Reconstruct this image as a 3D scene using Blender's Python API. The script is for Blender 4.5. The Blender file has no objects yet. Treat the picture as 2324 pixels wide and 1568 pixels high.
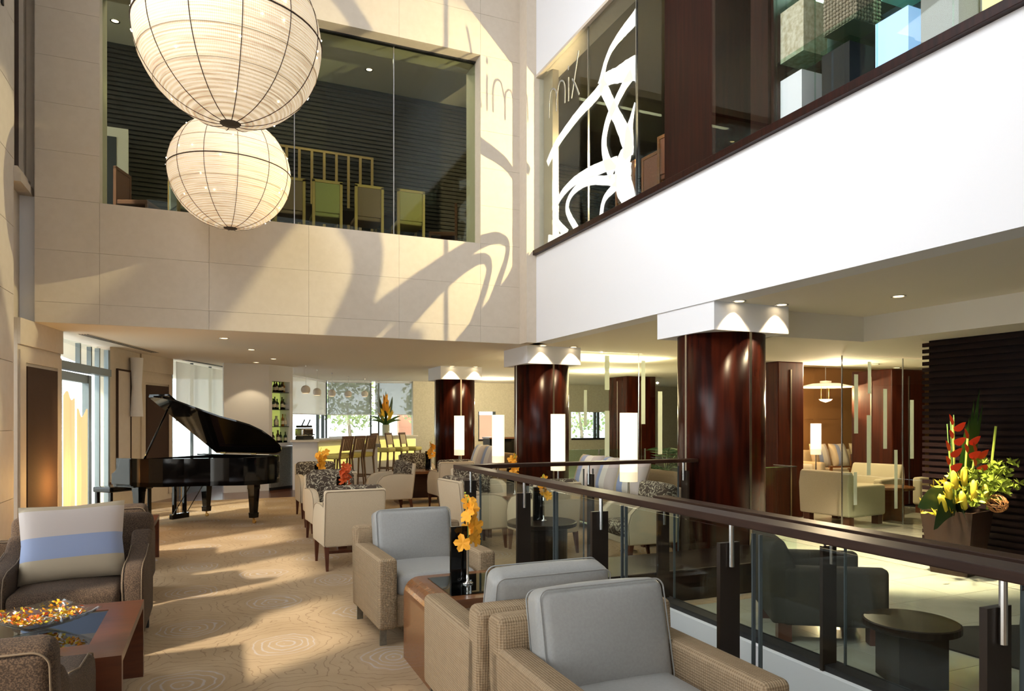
import bpy, bmesh, math, random
from mathutils import Vector, Matrix
random.seed(7)
sc = bpy.context.scene
C = sc.collection
PI = math.pi
R = math.radians

# ---------------------------------------------------------------- camera, world, lights, exposure
cd = bpy.data.cameras.new('camera'); cam = bpy.data.objects.new('camera', cd); C.objects.link(cam)
cam.location = (0, 0, 1.5); cam.rotation_euler = (R(90), 0, R(-23.03))
cd.sensor_width = 36; cd.lens = 36 * 1581 / 2324; cd.shift_y = 168 / 2324
sc.cycles.max_bounces = 6; sc.cycles.diffuse_bounces = 3; sc.cycles.glossy_bounces = 3; sc.cycles.transmission_bounces = 4; sc.cycles.transparent_max_bounces = 16
sc.cycles.adaptive_threshold = .08; sc.cycles.use_light_tree = False; sc.cycles.sample_clamp_indirect = 6
cd.clip_start = .05; cd.clip_end = 200
sc.camera = cam
sc.view_settings.view_transform = 'Standard'; sc.view_settings.look = 'None'
sc.view_settings.gamma = 1; sc.view_settings.use_curve_mapping = False
sc.view_settings.exposure = 0.0
w = bpy.data.worlds.new('world'); sc.world = w; w.use_nodes = True
w.node_tree.nodes['Background'].inputs[0].default_value = (.88, .95, 1, 1)
w.node_tree.nodes['Background'].inputs[1].default_value = 4.5

def light(kind, name, loc, energy, color=(1, 1, 1), target=None, **kw):
    d = bpy.data.lights.new(name, kind); d.energy = energy; d.color = color
    for k, v in kw.items(): setattr(d, k, v)
    o = bpy.data.objects.new(name, d); C.objects.link(o); o.location = loc
    if target is not None:
        o.rotation_euler = (Vector(target) - Vector(loc)).to_track_quat('-Z', 'Y').to_euler()
    return o
# low morning sun through the ground-floor windows of the left-hand front
light('SUN', 'sun', (-8, 0, 8), 6.5, (1, .9, .72), target=(-8 + .84, .54, 8 - .66), angle=R(3))
# area panels added before solid walls, standing in for daylight of tall glazing
light('AREA', 'daylight_side_panel', (-2.0, 5.4, 6.2), 500, (.93, .96, 1), target=(4.5, 7.0, 4.0), shape='RECTANGLE', size=6.5, size_y=4.5, spread=R(120))
light('AREA', 'daylight_front_panel', (1.2, -2.2, 4.6), 90, (.95, .97, 1), target=(2.2, 9, 2.6), shape='RECTANGLE', size=6.0, size_y=6.0)

# ---------------------------------------------------------------- materials
MATS = {}
def nmat(name):
    m = bpy.data.materials.new(name); m.use_nodes = True
    nt = m.node_tree; b = nt.nodes['Principled BSDF']; MATS[name] = m
    return m, nt, b
def N(nt, t, **kw):
    n = nt.nodes.new(t)
    for k, v in kw.items(): setattr(n, k, v)
    return n
def L(nt, a, b): nt.links.new(a, b)
def rgba(c): return (c[0], c[1], c[2], 1)
def coords(nt, scale=(1, 1, 1), src='Object'):
    t = N(nt, 'ShaderNodeTexCoord'); m = N(nt, 'ShaderNodeMapping'); m.inputs['Scale'].default_value = scale
    L(nt, t.outputs[src], m.inputs[0]); return m.outputs[0]
def mathn(nt, op, a, b=None, c=None):
    n = N(nt, 'ShaderNodeMath', operation=op)
    for i, v in enumerate((a, b, c)):
        if v is None: continue
        if isinstance(v, (int, float)): n.inputs[i].default_value = v
        else: L(nt, v, n.inputs[i])
    return n.outputs[0]
def mixc(nt, fac, a, b):
    n = N(nt, 'ShaderNodeMix', data_type='RGBA')
    for i, v in ((0, fac), (6, a), (7, b)):
        if isinstance(v, (int, float)): n.inputs[i].default_value = v
        elif isinstance(v, tuple): n.inputs[i].default_value = rgba(v)
        else: L(nt, v, n.inputs[i])
    return n.outputs[2]
def ramp(nt, v, lo, hi):
    n = N(nt, 'ShaderNodeMapRange', clamp=True); L(nt, v, n.inputs[0])
    n.inputs[1].default_value = lo; n.inputs[2].default_value = hi; return n.outputs[0]
def noise(nt, vec, scale=5, detail=2, dist=0, rough=.5):
    n = N(nt, 'ShaderNodeTexNoise'); L(nt, vec, n.inputs['Vector'])
    n.inputs['Scale'].default_value = scale; n.inputs['Detail'].default_value = detail
    n.inputs['Distortion'].default_value = dist; n.inputs['Roughness'].default_value = rough
    return n.outputs[0]
def bumpn(nt, b, h, strength=.2, dist=.01):
    n = N(nt, 'ShaderNodeBump'); n.inputs['Strength'].default_value = strength; n.inputs['Distance'].default_value = dist
    L(nt, h, n.inputs['Height']); L(nt, n.outputs[0], b.inputs['Normal'])

def mat(name, col, rough=.5, metal=0, col2=None, scale=8, stretch=(1, 1, 1), detail=3, lo=.35, hi=.65, bump=0, bscale=None,
        coat=0, emit=None, es=0, spec=None, trans=0):
    m, nt, b = nmat(name)
    b.inputs['Base Color'].default_value = rgba(col); b.inputs['Roughness'].default_value = rough; b.inputs['Metallic'].default_value = metal
    if coat: b.inputs['Coat Weight'].default_value = coat; b.inputs['Coat Roughness'].default_value = .06
    if spec is not None: b.inputs['Specular IOR Level'].default_value = spec
    if trans: b.inputs['Transmission Weight'].default_value = trans
    if col2 or bump:
        v = coords(nt, stretch); n = noise(nt, v, scale, detail)
        if col2: L(nt, mixc(nt, ramp(nt, n, lo, hi), col, col2), b.inputs['Base Color'])
        if bump:
            h = n if bscale is None else noise(nt, v, bscale, 2)
            bumpn(nt, b, h, bump)
    if emit: b.inputs['Emission Color'].default_value = rgba(emit); b.inputs['Emission Strength'].default_value = es
    return m

mat('stone', (.66, .575, .465), .75, col2=(.635, .55, .44), scale=14, detail=6, bump=.03, bscale=180)
mat('stone_pink', (.66, .59, .52), .7, col2=(.63, .56, .49), scale=9, detail=5, bump=.05, bscale=150)
mat('white_paint', (.86, .86, .88), .85)
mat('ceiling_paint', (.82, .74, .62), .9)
mat('ceiling_white', (.84, .78, .66), .9)
mat('cream_plaster', (.74, .68, .52), .85, col2=(.66, .60, .45), scale=26, detail=5)
mat('brown_wall', (.075, .045, .022), .8)
mat('dark_fabric', (.045, .022, .014), .95, col2=(.06, .032, .02), scale=160, detail=1)
mat('column_wood', (.014, .003, .002), .26, col2=(.050, .008, .003), scale=2.2, stretch=(6, 6, .5), detail=6, spec=.10)
mat('lit_red_wood', (.085, .016, .006), .4, col2=(.05, .009, .004), scale=3, stretch=(9, 9, .5), detail=5, spec=.2)  # lighter copy of red_wood, lamplight put into its colour
mat('red_wood', (.026, .005, .0025), .38, col2=(.011, .0025, .0015), scale=3, stretch=(9, 9, .5), detail=5, spec=.2)
mat('rail_wood', (.038, .017, .010), .42, col2=(.024, .010, .006), scale=4, stretch=(12, 1.2, 12), detail=5, spec=.2)
mat('rail_wood_x', (.038, .017, .010), .42, col2=(.024, .010, .006), scale=4, stretch=(1.2, 12, 12), detail=5, spec=.2)
mat('post_metal', (.022, .014, .009), .4, spec=.3)
mat('steel', (.62, .62, .62), .22, metal=1)
mat('brushed_steel', (.34, .34, .31), .38, metal=1, col2=(.26, .26, .24), scale=40, detail=3)
mat('chrome', (.75, .74, .72), .12, metal=1)
mat('champagne_metal', (.62, .55, .44), .3, metal=1)
mat('gold', (.30, .19, .06), .5)
mat('table_wood', (.095, .027, .011), .28, col2=(.07, .020, .009), scale=3, stretch=(2, 14, 14), detail=5, coat=.25)
mat('honey_wood', (.21, .078, .024), .26, col2=(.17, .060, .018), scale=3, stretch=(2, 14, 14), detail=5, coat=.3)
mat('dark_wood', (.014, .006, .004), .35, col2=(.008, .0035, .0025), scale=3, stretch=(3, 10, 10), detail=4, spec=.25)
mat('leg_wood', (.10, .028, .013), .35)
mat('stool_wood', (.16, .08, .04), .4, col2=(.11, .052, .026), scale=5, stretch=(8, 8, 1))
mat('slat_dark', (.008, .0025, .002), .6, spec=.15)
mat('blind_slat', (.022, .015, .010), .7)
mat('black_lacquer', (.003, .003, .0033), .05, spec=.4)
mat('black_matte', (.01, .01, .011), .5)
mat('soundboard', (.20, .09, .06), .4)
mat('piano_gold', (.55, .36, .1), .3, metal=1)
mat('brass', (.7, .45, .16), .25, metal=1)
mat('leather', (.35, .348, .33), .42, col2=(.325, .322, .305), scale=90, detail=2, bump=.06, bscale=220)
mat('stripe_beige', (.44, .36, .25), .75); mat('stripe_blue', (.27, .325, .49), .7); mat('stripe_pink', (.52, .45, .41), .7); mat('stripe_white', (.66, .62, .55), .7)
mat('cream_fabric', (.68, .555, .38), .9, col2=(.62, .50, .335), scale=190, detail=1, bump=.12, bscale=260)
mat('lounge_cream', (.60, .50, .35), .9, col2=(.54, .45, .31), scale=150, detail=1)
mat('taupe_fabric', (.24, .16, .075), .9, col2=(.20, .13, .06), scale=120, detail=1)
mat('dark_armchair', (.045, .037, .024), .95, col2=(.03, .025, .016), scale=260, detail=1)
mat('piping_tan', (.15, .105, .065), .8); mat('piping_dark', (.05, .033, .02), .8); mat('piping_cream', (.40, .31, .21), .8)
mat('white_ceramic', (.82, .76, .68), .5)
mat('petal_orange', (.95, .42, .02), .6); mat('petal_red', (.72, .12, .02), .6); mat('petal_yellow', (.95, .62, .04), .6)
mat('petal_scarlet', (.75, .05, .015), .45)
mat('leaf_dark', (.02, .055, .014), .5); mat('leaf_mid', (.09, .19, .035), .5); mat('leaf_lime', (.42, .52, .06), .55)
mat('bract_yellow', (.78, .60, .04), .55); mat('wicker', (.42, .18, .05), .6)
mat('planter_slate', (.035, .019, .011), .45, col2=(.03, .018, .012), scale=5, stretch=(2, 2, .6), detail=6, bump=.3, spec=.15)
mat('lamp_shade', (.9, .85, .7), .8, emit=(1, .78, .48), es=.85)
mat('lamp_shade_core', (.9, .85, .7), .8, emit=(1, .86, .60), es=1.35)
mat('amber_glass', (.35, .2, .08), .4, emit=(1, .68, .33), es=.92)
mat('pendant_glow', (1, .9, .7), .6, emit=(1, .8, .5), es=3)
mat('downlight_glow', (1, .9, .7), .6, emit=(1, .85, .6), es=6)
mat('bulb_glow', (1, .95, .85), .6, emit=(1, .92, .75), es=7)
mat('bar_glow', (.9, .85, .3), .6, emit=(.95, .82, .22), es=.9)
mat('niche_glow', (.6, .7, .2), .7, emit=(.62, .72, .18), es=.45)
mat('cabinet_glow', (.85, .95, .85), .6, emit=(.7, 1, .86), es=5)
mat('lime_leather', (.62, .56, .17), .5)
mat('frame_alu', (.20, .23, .24), .4, metal=.6)
mat('frame_dark', (.06, .075, .08), .45)
mat('outside_paving', (.62, .60, .56), .9); mat('outside_wall', (.75, .75, .76), .9); mat('outside_leaf', (.20, .28, .10), .7, col2=(.38, .42, .2), scale=3)
mat('outside_brick', (.42, .2, .13), .9); mat('outside_bark', (.25, .2, .15), .9)
mat('wood_floor', (.16, .055, .028), .25, col2=(.10, .034, .018), scale=3, stretch=(12, 1, 1), detail=4, coat=.3)
mat('marble', (.52, .50, .40), .13, col2=(.46, .435, .34), scale=3.2, detail=7, coat=.2)
mat('marble_dot', (.12, .09, .05), .3)
mat('rug_dark', (.012, .010, .009), .95)
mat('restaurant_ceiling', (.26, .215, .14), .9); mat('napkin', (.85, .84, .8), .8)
mat('chair_green', (.21, .20, .08), .85); mat('chair_mauve', (.14, .085, .06), .85); mat('chair_olive', (.24, .19, .065), .85); mat('chair_sage', (.30, .31, .25), .85); mat('chair_rust', (.16, .06, .03), .85)
mat('travertine', (.62, .56, .44), .8, col2=(.42, .34, .22), scale=22, detail=4); mat('pebble_fill', (.30, .24, .17), .7)
mat('sand_black', (.012, .011, .010), .8); mat('box_white', (.80, .78, .82), .6); mat('box_blue', (.42, .62, .85), .5, emit=(.35, .62, 1), es=.7)
mat('box_grey', (.30, .29, .27), .8); mat('box_yellow', (.75, .66, .2), .7, emit=(.8, .7, .15), es=.5); mat('box_mint', (.55, .78, .66), .6)
mat('bronze', (.30, .19, .09), .25, metal=1)
mat('etched_stroke', (.94, .94, .90), .7, emit=(1, 1, .94), es=.22); mat('etched_letter', (.30, .29, .26), .7)  # stroke film carries a faint added glow so it looks lit
mat('bottle_green', (.01, .03, .012), .12); mat('bottle_brown', (.03, .012, .006), .12); mat('bottle_clear', (.55, .58, .45), .15); mat('bottle_amber', (.30, .12, .02), .15)
mat('bottle_label', (.72, .68, .52), .7)
mat('porcelain_bowl', (.7, .65, .6), .3)
mat('amber_panel', (.26, .13, .045), .8)

# carpet: sandy ground, brown contour scribbles, pale blue ring motifs on a staggered grid
def carpet():
    m, nt, b = nmat('carpet'); b.inputs['Roughness'].default_value = .95; b.inputs['Specular IOR Level'].default_value = .1
    v = coords(nt)
    base = mixc(nt, ramp(nt, noise(nt, v, 2.2, 4), .35, .65), (.47, .345, .215), (.40, .285, .17))
    base = mixc(nt, mathn(nt, 'MULTIPLY', noise(nt, v, 240, 1), .35), base, (.26, .18, .10))
    nz = noise(nt, v, 2.6, 3); nz2 = noise(nt, v, 9, 2)
    sx = N(nt, 'ShaderNodeSeparateXYZ'); L(nt, v, sx.inputs[0])
    def dist(cx, cy):
        fx = mathn(nt, 'SUBTRACT', mathn(nt, 'FRACT', mathn(nt, 'ADD', mathn(nt, 'DIVIDE', mathn(nt, 'SUBTRACT', sx.outputs[0], cx), 1.2), 20.5)), .5)
        fy = mathn(nt, 'SUBTRACT', mathn(nt, 'FRACT', mathn(nt, 'ADD', mathn(nt, 'DIVIDE', mathn(nt, 'SUBTRACT', sx.outputs[1], cy), 1.15), 20.5)), .5)
        fx = mathn(nt, 'MULTIPLY', fx, 1.2); fy = mathn(nt, 'MULTIPLY', fy, 1.15)
        d = mathn(nt, 'SQRT', mathn(nt, 'ADD', mathn(nt, 'MULTIPLY', fx, fx), mathn(nt, 'MULTIPLY', fy, fy)))
        return mathn(nt, 'ADD', d, mathn(nt, 'MULTIPLY', mathn(nt, 'SUBTRACT', nz, .5), .22))
    d = mathn(nt, 'MINIMUM', dist(.42, 4.89), dist(-.17, 4.35))
    w1 = mathn(nt, 'SINE', mathn(nt, 'ADD', mathn(nt, 'MULTIPLY', d, 118), mathn(nt, 'MULTIPLY', nz2, 5)))
    ringl = mathn(nt, 'MULTIPLY', ramp(nt, w1, .62, .9), mathn(nt, 'SUBTRACT', 1, ramp(nt, d, .20, .235)))
    w2 = mathn(nt, 'SINE', mathn(nt, 'ADD', mathn(nt, 'MULTIPLY', d, 95), mathn(nt, 'MULTIPLY', nz2, 9)))
    ringb = mathn(nt, 'MULTIPLY', ramp(nt, w2, .86, .98), ramp(nt, d, .2, .3))
    col = mixc(nt, mathn(nt, 'MULTIPLY', ringb, .55), base, (.22, .14, .085))
    col = mixc(nt, mathn(nt, 'MULTIPLY', ringl, .6), col, (.47, .43, .43))
    L(nt, col, b.inputs['Base Color']); bumpn(nt, b, noise(nt, v, 300, 1), .25, .004)
carpet()
def coral(name, dark, pale, scale):
    m, nt, b = nmat(name); b.inputs['Roughness'].default_value = .9
    v = coords(nt); n = noise(nt, v, scale, 1.5, 1.3)
    e = mathn(nt, 'SUBTRACT', 1, ramp(nt, mathn(nt, 'ABSOLUTE', mathn(nt, 'SUBTRACT', n, .5)), .03, .055))
    e = mathn(nt, 'MULTIPLY', e, ramp(nt, noise(nt, v, scale * 5, 2), .40, .5))
    L(nt, mixc(nt, e, dark, pale), b.inputs['Base Color'])
coral('coral_fabric', (.070, .047, .030), (.50, .44, .31), 13)
coral('coral_teal', (.03, .06, .05), (.20, .35, .30), 15)
def weave(name, a, c, s, rough=.9):
    m, nt, b = nmat(name); b.inputs['Roughness'].default_value = rough; b.inputs['Specular IOR Level'].default_value = .2
    v = coords(nt); sx = N(nt, 'ShaderNodeSeparateXYZ'); L(nt, v, sx.inputs[0])
    h = mathn(nt, 'ADD', mathn(nt, 'ADD', mathn(nt, 'SINE', mathn(nt, 'MULTIPLY', sx.outputs[0], s)), mathn(nt, 'SINE', mathn(nt, 'MULTIPLY', sx.outputs[1], s))), mathn(nt, 'SINE', mathn(nt, 'MULTIPLY', sx.outputs[2], s)))
    h = mathn(nt, 'ADD', h, mathn(nt, 'MULTIPLY', noise(nt, v, 30, 2), 2))
    L(nt, mixc(nt, ramp(nt, h, -.6, 1.9), a, c), b.inputs['Base Color']); bumpn(nt, b, h, .35, .004)
weave('tan_weave', (.26, .18, .105), (.41, .30, .185), 560)
mat('brown_weave', (.032, .018, .010), .95, col2=(.105, .064, .037), scale=210, detail=2, lo=.42, hi=.62, bump=.15)
def glassm(name, tint, refl=1.0, rough=.0):
    m = bpy.data.materials.new(name); m.use_nodes = True; nt = m.node_tree; MATS[name] = m
    for n in list(nt.nodes): nt.nodes.remove(n)
    o = N(nt, 'ShaderNodeOutputMaterial'); t = N(nt, 'ShaderNodeBsdfTransparent'); g = N(nt, 'ShaderNodeBsdfGlossy'); mx = N(nt, 'ShaderNodeMixShader')
    fr = N(nt, 'ShaderNodeLayerWeight'); fr.inputs[0].default_value = .5
    sch = mathn(nt, 'ADD', mathn(nt, 'MULTIPLY', mathn(nt, 'POWER', fr.outputs['Facing'], 5), .75), .022)
    t.inputs[0].default_value = rgba(tint); g.inputs['Roughness'].default_value = rough; g.inputs[0].default_value = (.95, 1, .97, 1)
    L(nt, mathn(nt, 'MULTIPLY', sch, refl), mx.inputs[0]); L(nt, t.outputs[0], mx.inputs[1]); L(nt, g.outputs[0], mx.inputs[2]); L(nt, mx.outputs[0], o.inputs[0])
glassm('clear_glass', (.96, .985, .97)); glassm('green_glass', (.80, .90, .85)); glassm('bowl_glass', (.93, .93, .96), 1.6); glassm('mist_glass', (.93, .98, .96), .9)
glassm('dark_green_glass', (.78, .83, .75)); glassm('table_glass', (.25, .28, .27), 1.6)
def sheer(name, col, alpha):
    m = bpy.data.materials.new(name); m.use_nodes = True; nt = m.node_tree; MATS[name] = m
    for n in list(nt.nodes): nt.nodes.remove(n)
    o = N(nt, 'ShaderNodeOutputMaterial'); t = N(nt, 'ShaderNodeBsdfTransparent'); d = N(nt, 'ShaderNodeBsdfDiffuse'); tl = N(nt, 'ShaderNodeBsdfTranslucent')
    a = N(nt, 'ShaderNodeMixShader'); c = N(nt, 'ShaderNodeMixShader'); a.inputs[0].default_value = .5; c.inputs[0].default_value = alpha
    d.inputs[0].default_value = rgba(col); tl.inputs[0].default_value = rgba(col)
    L(nt, d.outputs[0], a.inputs[1]); L(nt, tl.outputs[0], a.inputs[2]); L(nt, t.outputs[0], c.inputs[1]); L(nt, a.outputs[0], c.inputs[2]); L(nt, c.outputs[0], o.inputs[0])
sheer('frosted_film', (.86, .92, .86), .92); sheer('screen_blind', (.34, .34, .30), .72); sheer('linen_blind', (.85, .82, .74), .8)
def lantern():
    m, nt, b = nmat('lantern_weave'); b.inputs['Roughness'].default_value = .9
    v = coords(nt); sx = N(nt, 'ShaderNodeSeparateXYZ'); L(nt, v, sx.inputs[0])
    ang = mathn(nt, 'ARCTAN2', sx.outputs[1], sx.outputs[0])
    row = mathn(nt, 'SINE', mathn(nt, 'MULTIPLY', sx.outputs[2], 330)); colu = mathn(nt, 'SINE', mathn(nt, 'MULTIPLY', ang, 300))
    wv = ramp(nt, mathn(nt, 'ADD', row, mathn(nt, 'MULTIPLY', colu, .7)), -1.6, 1.4)
    streak = ramp(nt, noise(nt, coords(nt, (1.2, 1.2, 60)), 2.2, 3), .36, .46)
    f = mathn(nt, 'MULTIPLY', mathn(nt, 'ADD', mathn(nt, 'MULTIPLY', wv, .45), .55), mathn(nt, 'ADD', mathn(nt, 'MULTIPLY', streak, .4), .6))
    c = mixc(nt, f, (.62, .36, .15), (1, .85, .62))
    L(nt, c, b.inputs['Base Color']); L(nt, c, b.inputs['Emission Color']); L(nt, mathn(nt, 'MULTIPLY', f, .62), b.inputs['Emission Strength'])
lantern()
# ---------------------------------------------------------------- mesh helpers
class M:
    def __init__(s): s.v = []; s.f = []
    def add(s, vs, fs):
        o = len(s.v); s.v += [tuple(p) for p in vs]; s.f += [tuple(i + o for i in q) for q in fs]; return s
    def box(s, x0, x1, y0, y1, z0, z1, rot=None, at=None):
        vs = [(x, y, z) for z in (z0, z1) for y in (y0, y1) for x in (x0, x1)]
        if rot is not None:
            vs = [tuple(rot @ Vector(p) + Vector(at or (0, 0, 0))) for p in vs]
        return s.add(vs, [(0, 2, 3, 1), (4, 5, 7, 6), (0, 1, 5, 4), (2, 6, 7, 3), (0, 4, 6, 2), (1, 3, 7, 5)])
    def seg(s, p0, p1, z0, z1, t0=0, t1=.1):      # upright slab along a plan line; t to the left of p0->p1
        d = (Vector(p1) - Vector(p0)).normalized(); n = Vector((-d.y, d.x))
        q = [Vector(p0) + n * t0, Vector(p1) + n * t0, Vector(p1) + n * t1, Vector(p0) + n * t1]
        return s.prism([(a.x, a.y) for a in q], z0, z1)
    def prism(s, poly, a, b, axis='Z'):
        n = len(poly)
        def P(u, v, t): return {'Z': (u, v, t), 'X': (t, u, v), 'Y': (u, t, v)}[axis]
        vs = [P(u, v, a) for u, v in poly] + [P(u, v, b) for u, v in poly]
        return s.add(vs, [tuple(range(n))[::-1], tuple(range(n, 2 * n))] + [(i, (i + 1) % n, n + (i + 1) % n, n + i) for i in range(n)])
    def lathe(s, prof, seg=24, c=(0, 0, 0), cap=True, a0=0, a1=2 * PI):
        full = abs(a1 - a0 - 2 * PI) < 1e-4; k = seg if full else seg + 1
        vs = [(c[0] + r * math.cos(a0 + (a1 - a0) * i / seg), c[1] + r * math.sin(a0 + (a1 - a0) * i / seg), c[2] + z) for r, z in prof for i in range(k)]
        fs = []
        for j in range(len(prof) - 1):
            for i in range(seg):
                i2 = (i + 1) % k
                fs.append((j * k + i, j * k + i2, (j + 1) * k + i2, (j + 1) * k + i))
        if cap and full: fs += [tuple(range(k))[::-1], tuple(range((len(prof) - 1) * k, len(prof) * k))]
        return s.add(vs, fs)
    def tube(s, pts, r, seg=8, closed=False):
        pts = [Vector(p) for p in pts]; n = len(pts); rs = r if isinstance(r, (list, tuple)) else [r] * n
        vs = []; up = Vector((0, 0, 1)); prev = None
        for i, p in enumerate(pts):
            a = pts[(i - 1) % n] if (i or closed) else p; b = pts[(i + 1) % n] if (i < n - 1 or closed) else p
            t = (b - a).normalized()
            x = (prev - t * prev.dot(t)) if prev is not None else t.cross(up if abs(t.z) < .95 else Vector((1, 0, 0)))
            x = x.normalized(); prev = x; y = t.cross(x)
            vs += [p + (x * math.cos(2 * PI * k / seg) + y * math.sin(2 * PI * k / seg)) * rs[i] for k in range(seg)]
        fs = [(i * seg + k, i * seg + (k + 1) % seg, ((i + 1) % n) * seg + (k + 1) % seg, ((i + 1) % n) * seg + k) for i in range(n if closed else n - 1) for k in range(seg)]
        if not closed: fs += [tuple(range(seg))[::-1], tuple(range((n - 1) * seg, n * seg))]
        return s.add(vs, fs)
    def rbox(s, cx, cy, cz, sx, sy, sz, r=.03, bulge=(0, 0, 0), n=4, rot=None):
        h = (sx / 2, sy / 2, sz / 2); r = min(r, *h) * .999
        def axis(a): return [-a, -a + r * .22, -a + r * .6] + [-a + r + (2 * a - 2 * r) * i / n for i in range(n + 1)] + [a - r * .6, a - r * .22, a]
        ax = [axis(a) for a in h]; key = {}; vs = []; fs = []
        def vert(p):
            k = tuple(round(c, 6) for c in p)
            if k in key: return key[k]
            q = Vector([max(-(h[i] - r), min(h[i] - r, p[i])) for i in range(3)]); d = Vector(p) - q
            o = q + d.normalized() * r if d.length > 0 else Vector(p)
            u = [1 - (p[i] / h[i]) ** 2 for i in range(3)]
            o = Vector((o.x + bulge[0] * u[1] * u[2] * p[0] / h[0], o.y + bulge[1] * u[0] * u[2] * p[1] / h[1], o.z + bulge[2] * u[0] * u[1] * p[2] / h[2]))
            if rot is not None: o = rot @ o
            vs.append((o.x + cx, o.y + cy, o.z + cz)); key[k] = len(vs) - 1; return key[k]
        for a in range(3):
            b, c = (a + 1) % 3, (a + 2) % 3
            for sg in (-1, 1):
                for i in range(len(ax[b]) - 1):
                    for j in range(len(ax[c]) - 1):
                        q = []
                        for (ii, jj) in ((i, j), (i + 1, j), (i + 1, j + 1), (i, j + 1)):
                            p = [0, 0, 0]; p[a] = sg * h[a]; p[b] = ax[b][ii]; p[c] = ax[c][jj]; q.append(vert(tuple(p)))
                        fs.append(tuple(q if sg > 0 else q[::-1]))
        return s.add(vs, fs)
    def grid(s, fn, nu, nv):
        vs = [fn(i / nu, j / nv) for j in range(nv + 1) for i in range(nu + 1)]
        return s.add(vs, [(j * (nu + 1) + i, j * (nu + 1) + i + 1, (j + 1) * (nu + 1) + i + 1, (j + 1) * (nu + 1) + i) for j in range(nv) for i in range(nu)])
    def ball(s, c, r, seg=12, rings=8, sq=1.0):
        prof = [(max(1e-4, r * math.sin(PI * j / rings)), -r * sq * math.cos(PI * j / rings)) for j in range(rings + 1)]
        return s.lathe(prof, seg, c, cap=False)
    def xf(s, mtx, frm=0):
        for i in range(frm, len(s.v)): s.v[i] = tuple(mtx @ Vector(s.v[i]))
        return s
    def mesh(s, name, m, smooth=False, bevel=0, segs=2):
        me = bpy.data.meshes.new(name); bm = bmesh.new()
        vs = [bm.verts.new(p) for p in s.v]
        for q in s.f:
            try: bm.faces.new([vs[i] for i in q])
            except ValueError: pass
        if bevel:
            bmesh.ops.recalc_face_normals(bm, faces=bm.faces)
            ed = [e for e in bm.edges if len(e.link_faces) == 2 and e.calc_face_angle(0) > .6]
            bmesh.ops.bevel(bm, geom=ed, offset=bevel, segments=segs, profile=.5, affect='EDGES', clamp_overlap=True)
        bmesh.ops.recalc_face_normals(bm, faces=bm.faces)
        bm.to_mesh(me); bm.free()
        ms = m if isinstance(m, (list, tuple)) else [m]
        for k in ms: me.materials.append(MATS[k])
        if smooth: 
            for p in me.polygons: p.use_smooth = True
        return me
    def obj(s, name, m, parent=None, smooth=False, bevel=0, segs=2, loc=None):
        return O(name, s.mesh(name, m, smooth, bevel, segs), parent, loc)
def O(name, me, parent=None, loc=None, rotz=0):
    o = bpy.data.objects.new(name, me); C.objects.link(o); o.parent = parent
    if loc: o.location = loc
    if rotz: o.rotation_euler = (0, 0, rotz)
    return o
def tag(o, label, cat, group=None, kind=None):
    o['label'] = label; o['category'] = cat
    if group: o['group'] = group
    if kind: o['kind'] = kind
    return o
def thing(name, label, cat, loc=(0, 0, 0), rotz=0, group=None):
    return tag(O(name, None, None, loc, rotz), label, cat, group)
def struct(o, label=None, cat=None):
    o['kind'] = 'structure'
    if label: o['label'] = label
    if cat: o['category'] = cat
    return o
def kids(o): return [c for c in bpy.data.objects if c.parent == o]
TREE = {}
def freeze(o):                                   # remember a thing's tree once, for cheap copies
    def walk(p): return [(c, walk(c)) for c in kids(p)]
    TREE[o.name] = walk(o); return o
def dup(o, loc, rotz, label, group=None):
    def go(src, sub, par):
        n = src.copy(); C.objects.link(n); n.parent = par
        for c, s2 in sub: go(c, s2, n)
        return n
    n = go(o, TREE[o.name], None); n.location = loc; n.rotation_euler = (0, 0, rotz); n['label'] = label
    if group: n['group'] = group
    return n
def empty_struct(name, label, cat, loc=(0, 0, 0)): return struct(O(name, None, None, loc), label, cat)
def B(name, x0, x1, y0, y1, z0, z1, m, parent=None, bevel=0): return M().box(x0, x1, y0, y1, z0, z1).obj(name, m, parent, bevel=bevel)
for k_ in ('bulb_glow', 'downlight_glow', 'etched_stroke', 'pendant_glow', 'box_blue', 'box_yellow', 'cabinet_glow'): MATS[k_].cycles.emission_sampling = 'NONE'
# ---------------------------------------------------------------- the setting: floors
fl = M()
for a, b_, c, d in ((-2.3, 2.05, -3, 14.1), (2.05, 4.9, 4.6, 14.1)): fl.box(a, b_, c, d, -.12, 0)
struct(fl.obj('floor', 'carpet'), 'sandy carpet with pale ring motifs and brown scribbled contours', 'floor')
struct(M().box(-1.9, 6.4, 14.1, 22, -.12, .0).obj('floor_bar', 'wood_floor'), 'polished reddish timber floor in front of the bar', 'floor')
struct(M().box(4.9, 16, 9.2, 22, -.12, 0).obj('floor_lounge', 'marble'), 'pale marble floor of the far lounge', 'floor')
fm = struct(M().box(4.9, 16, 4.6, 9.2, -.14, -.012).box(3.2, 16, -3, 4.6, -.14, -.012).obj('floor_lobby', 'black_matte'), 'cream marble floor tiles of the lobby with small dark insets', 'floor')
tile = M().box(.002, .648, .002, .598, -.012, 0).mesh('marble_tile', 'marble'); inset = M().box(-.02, .02, -.012, .012, -.002, .0012).mesh('inset', 'marble_dot')
for i in range(12):
    for j in range(-1, 20):
        x, y = 3.2 + .65 * i, -2.0 + .6 * j
        if y < 4.5 or (x > 4.4 and y < 9.1):
            if x < 4.9 and y + .6 > 4.61: continue
            t = O('marble_tile', tile, fm, (x, y, 0))
            if i % 2 == 0 and j % 2 == 0 and x > 4: O('inset', inset, t, (.325, .3, 0))
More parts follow.
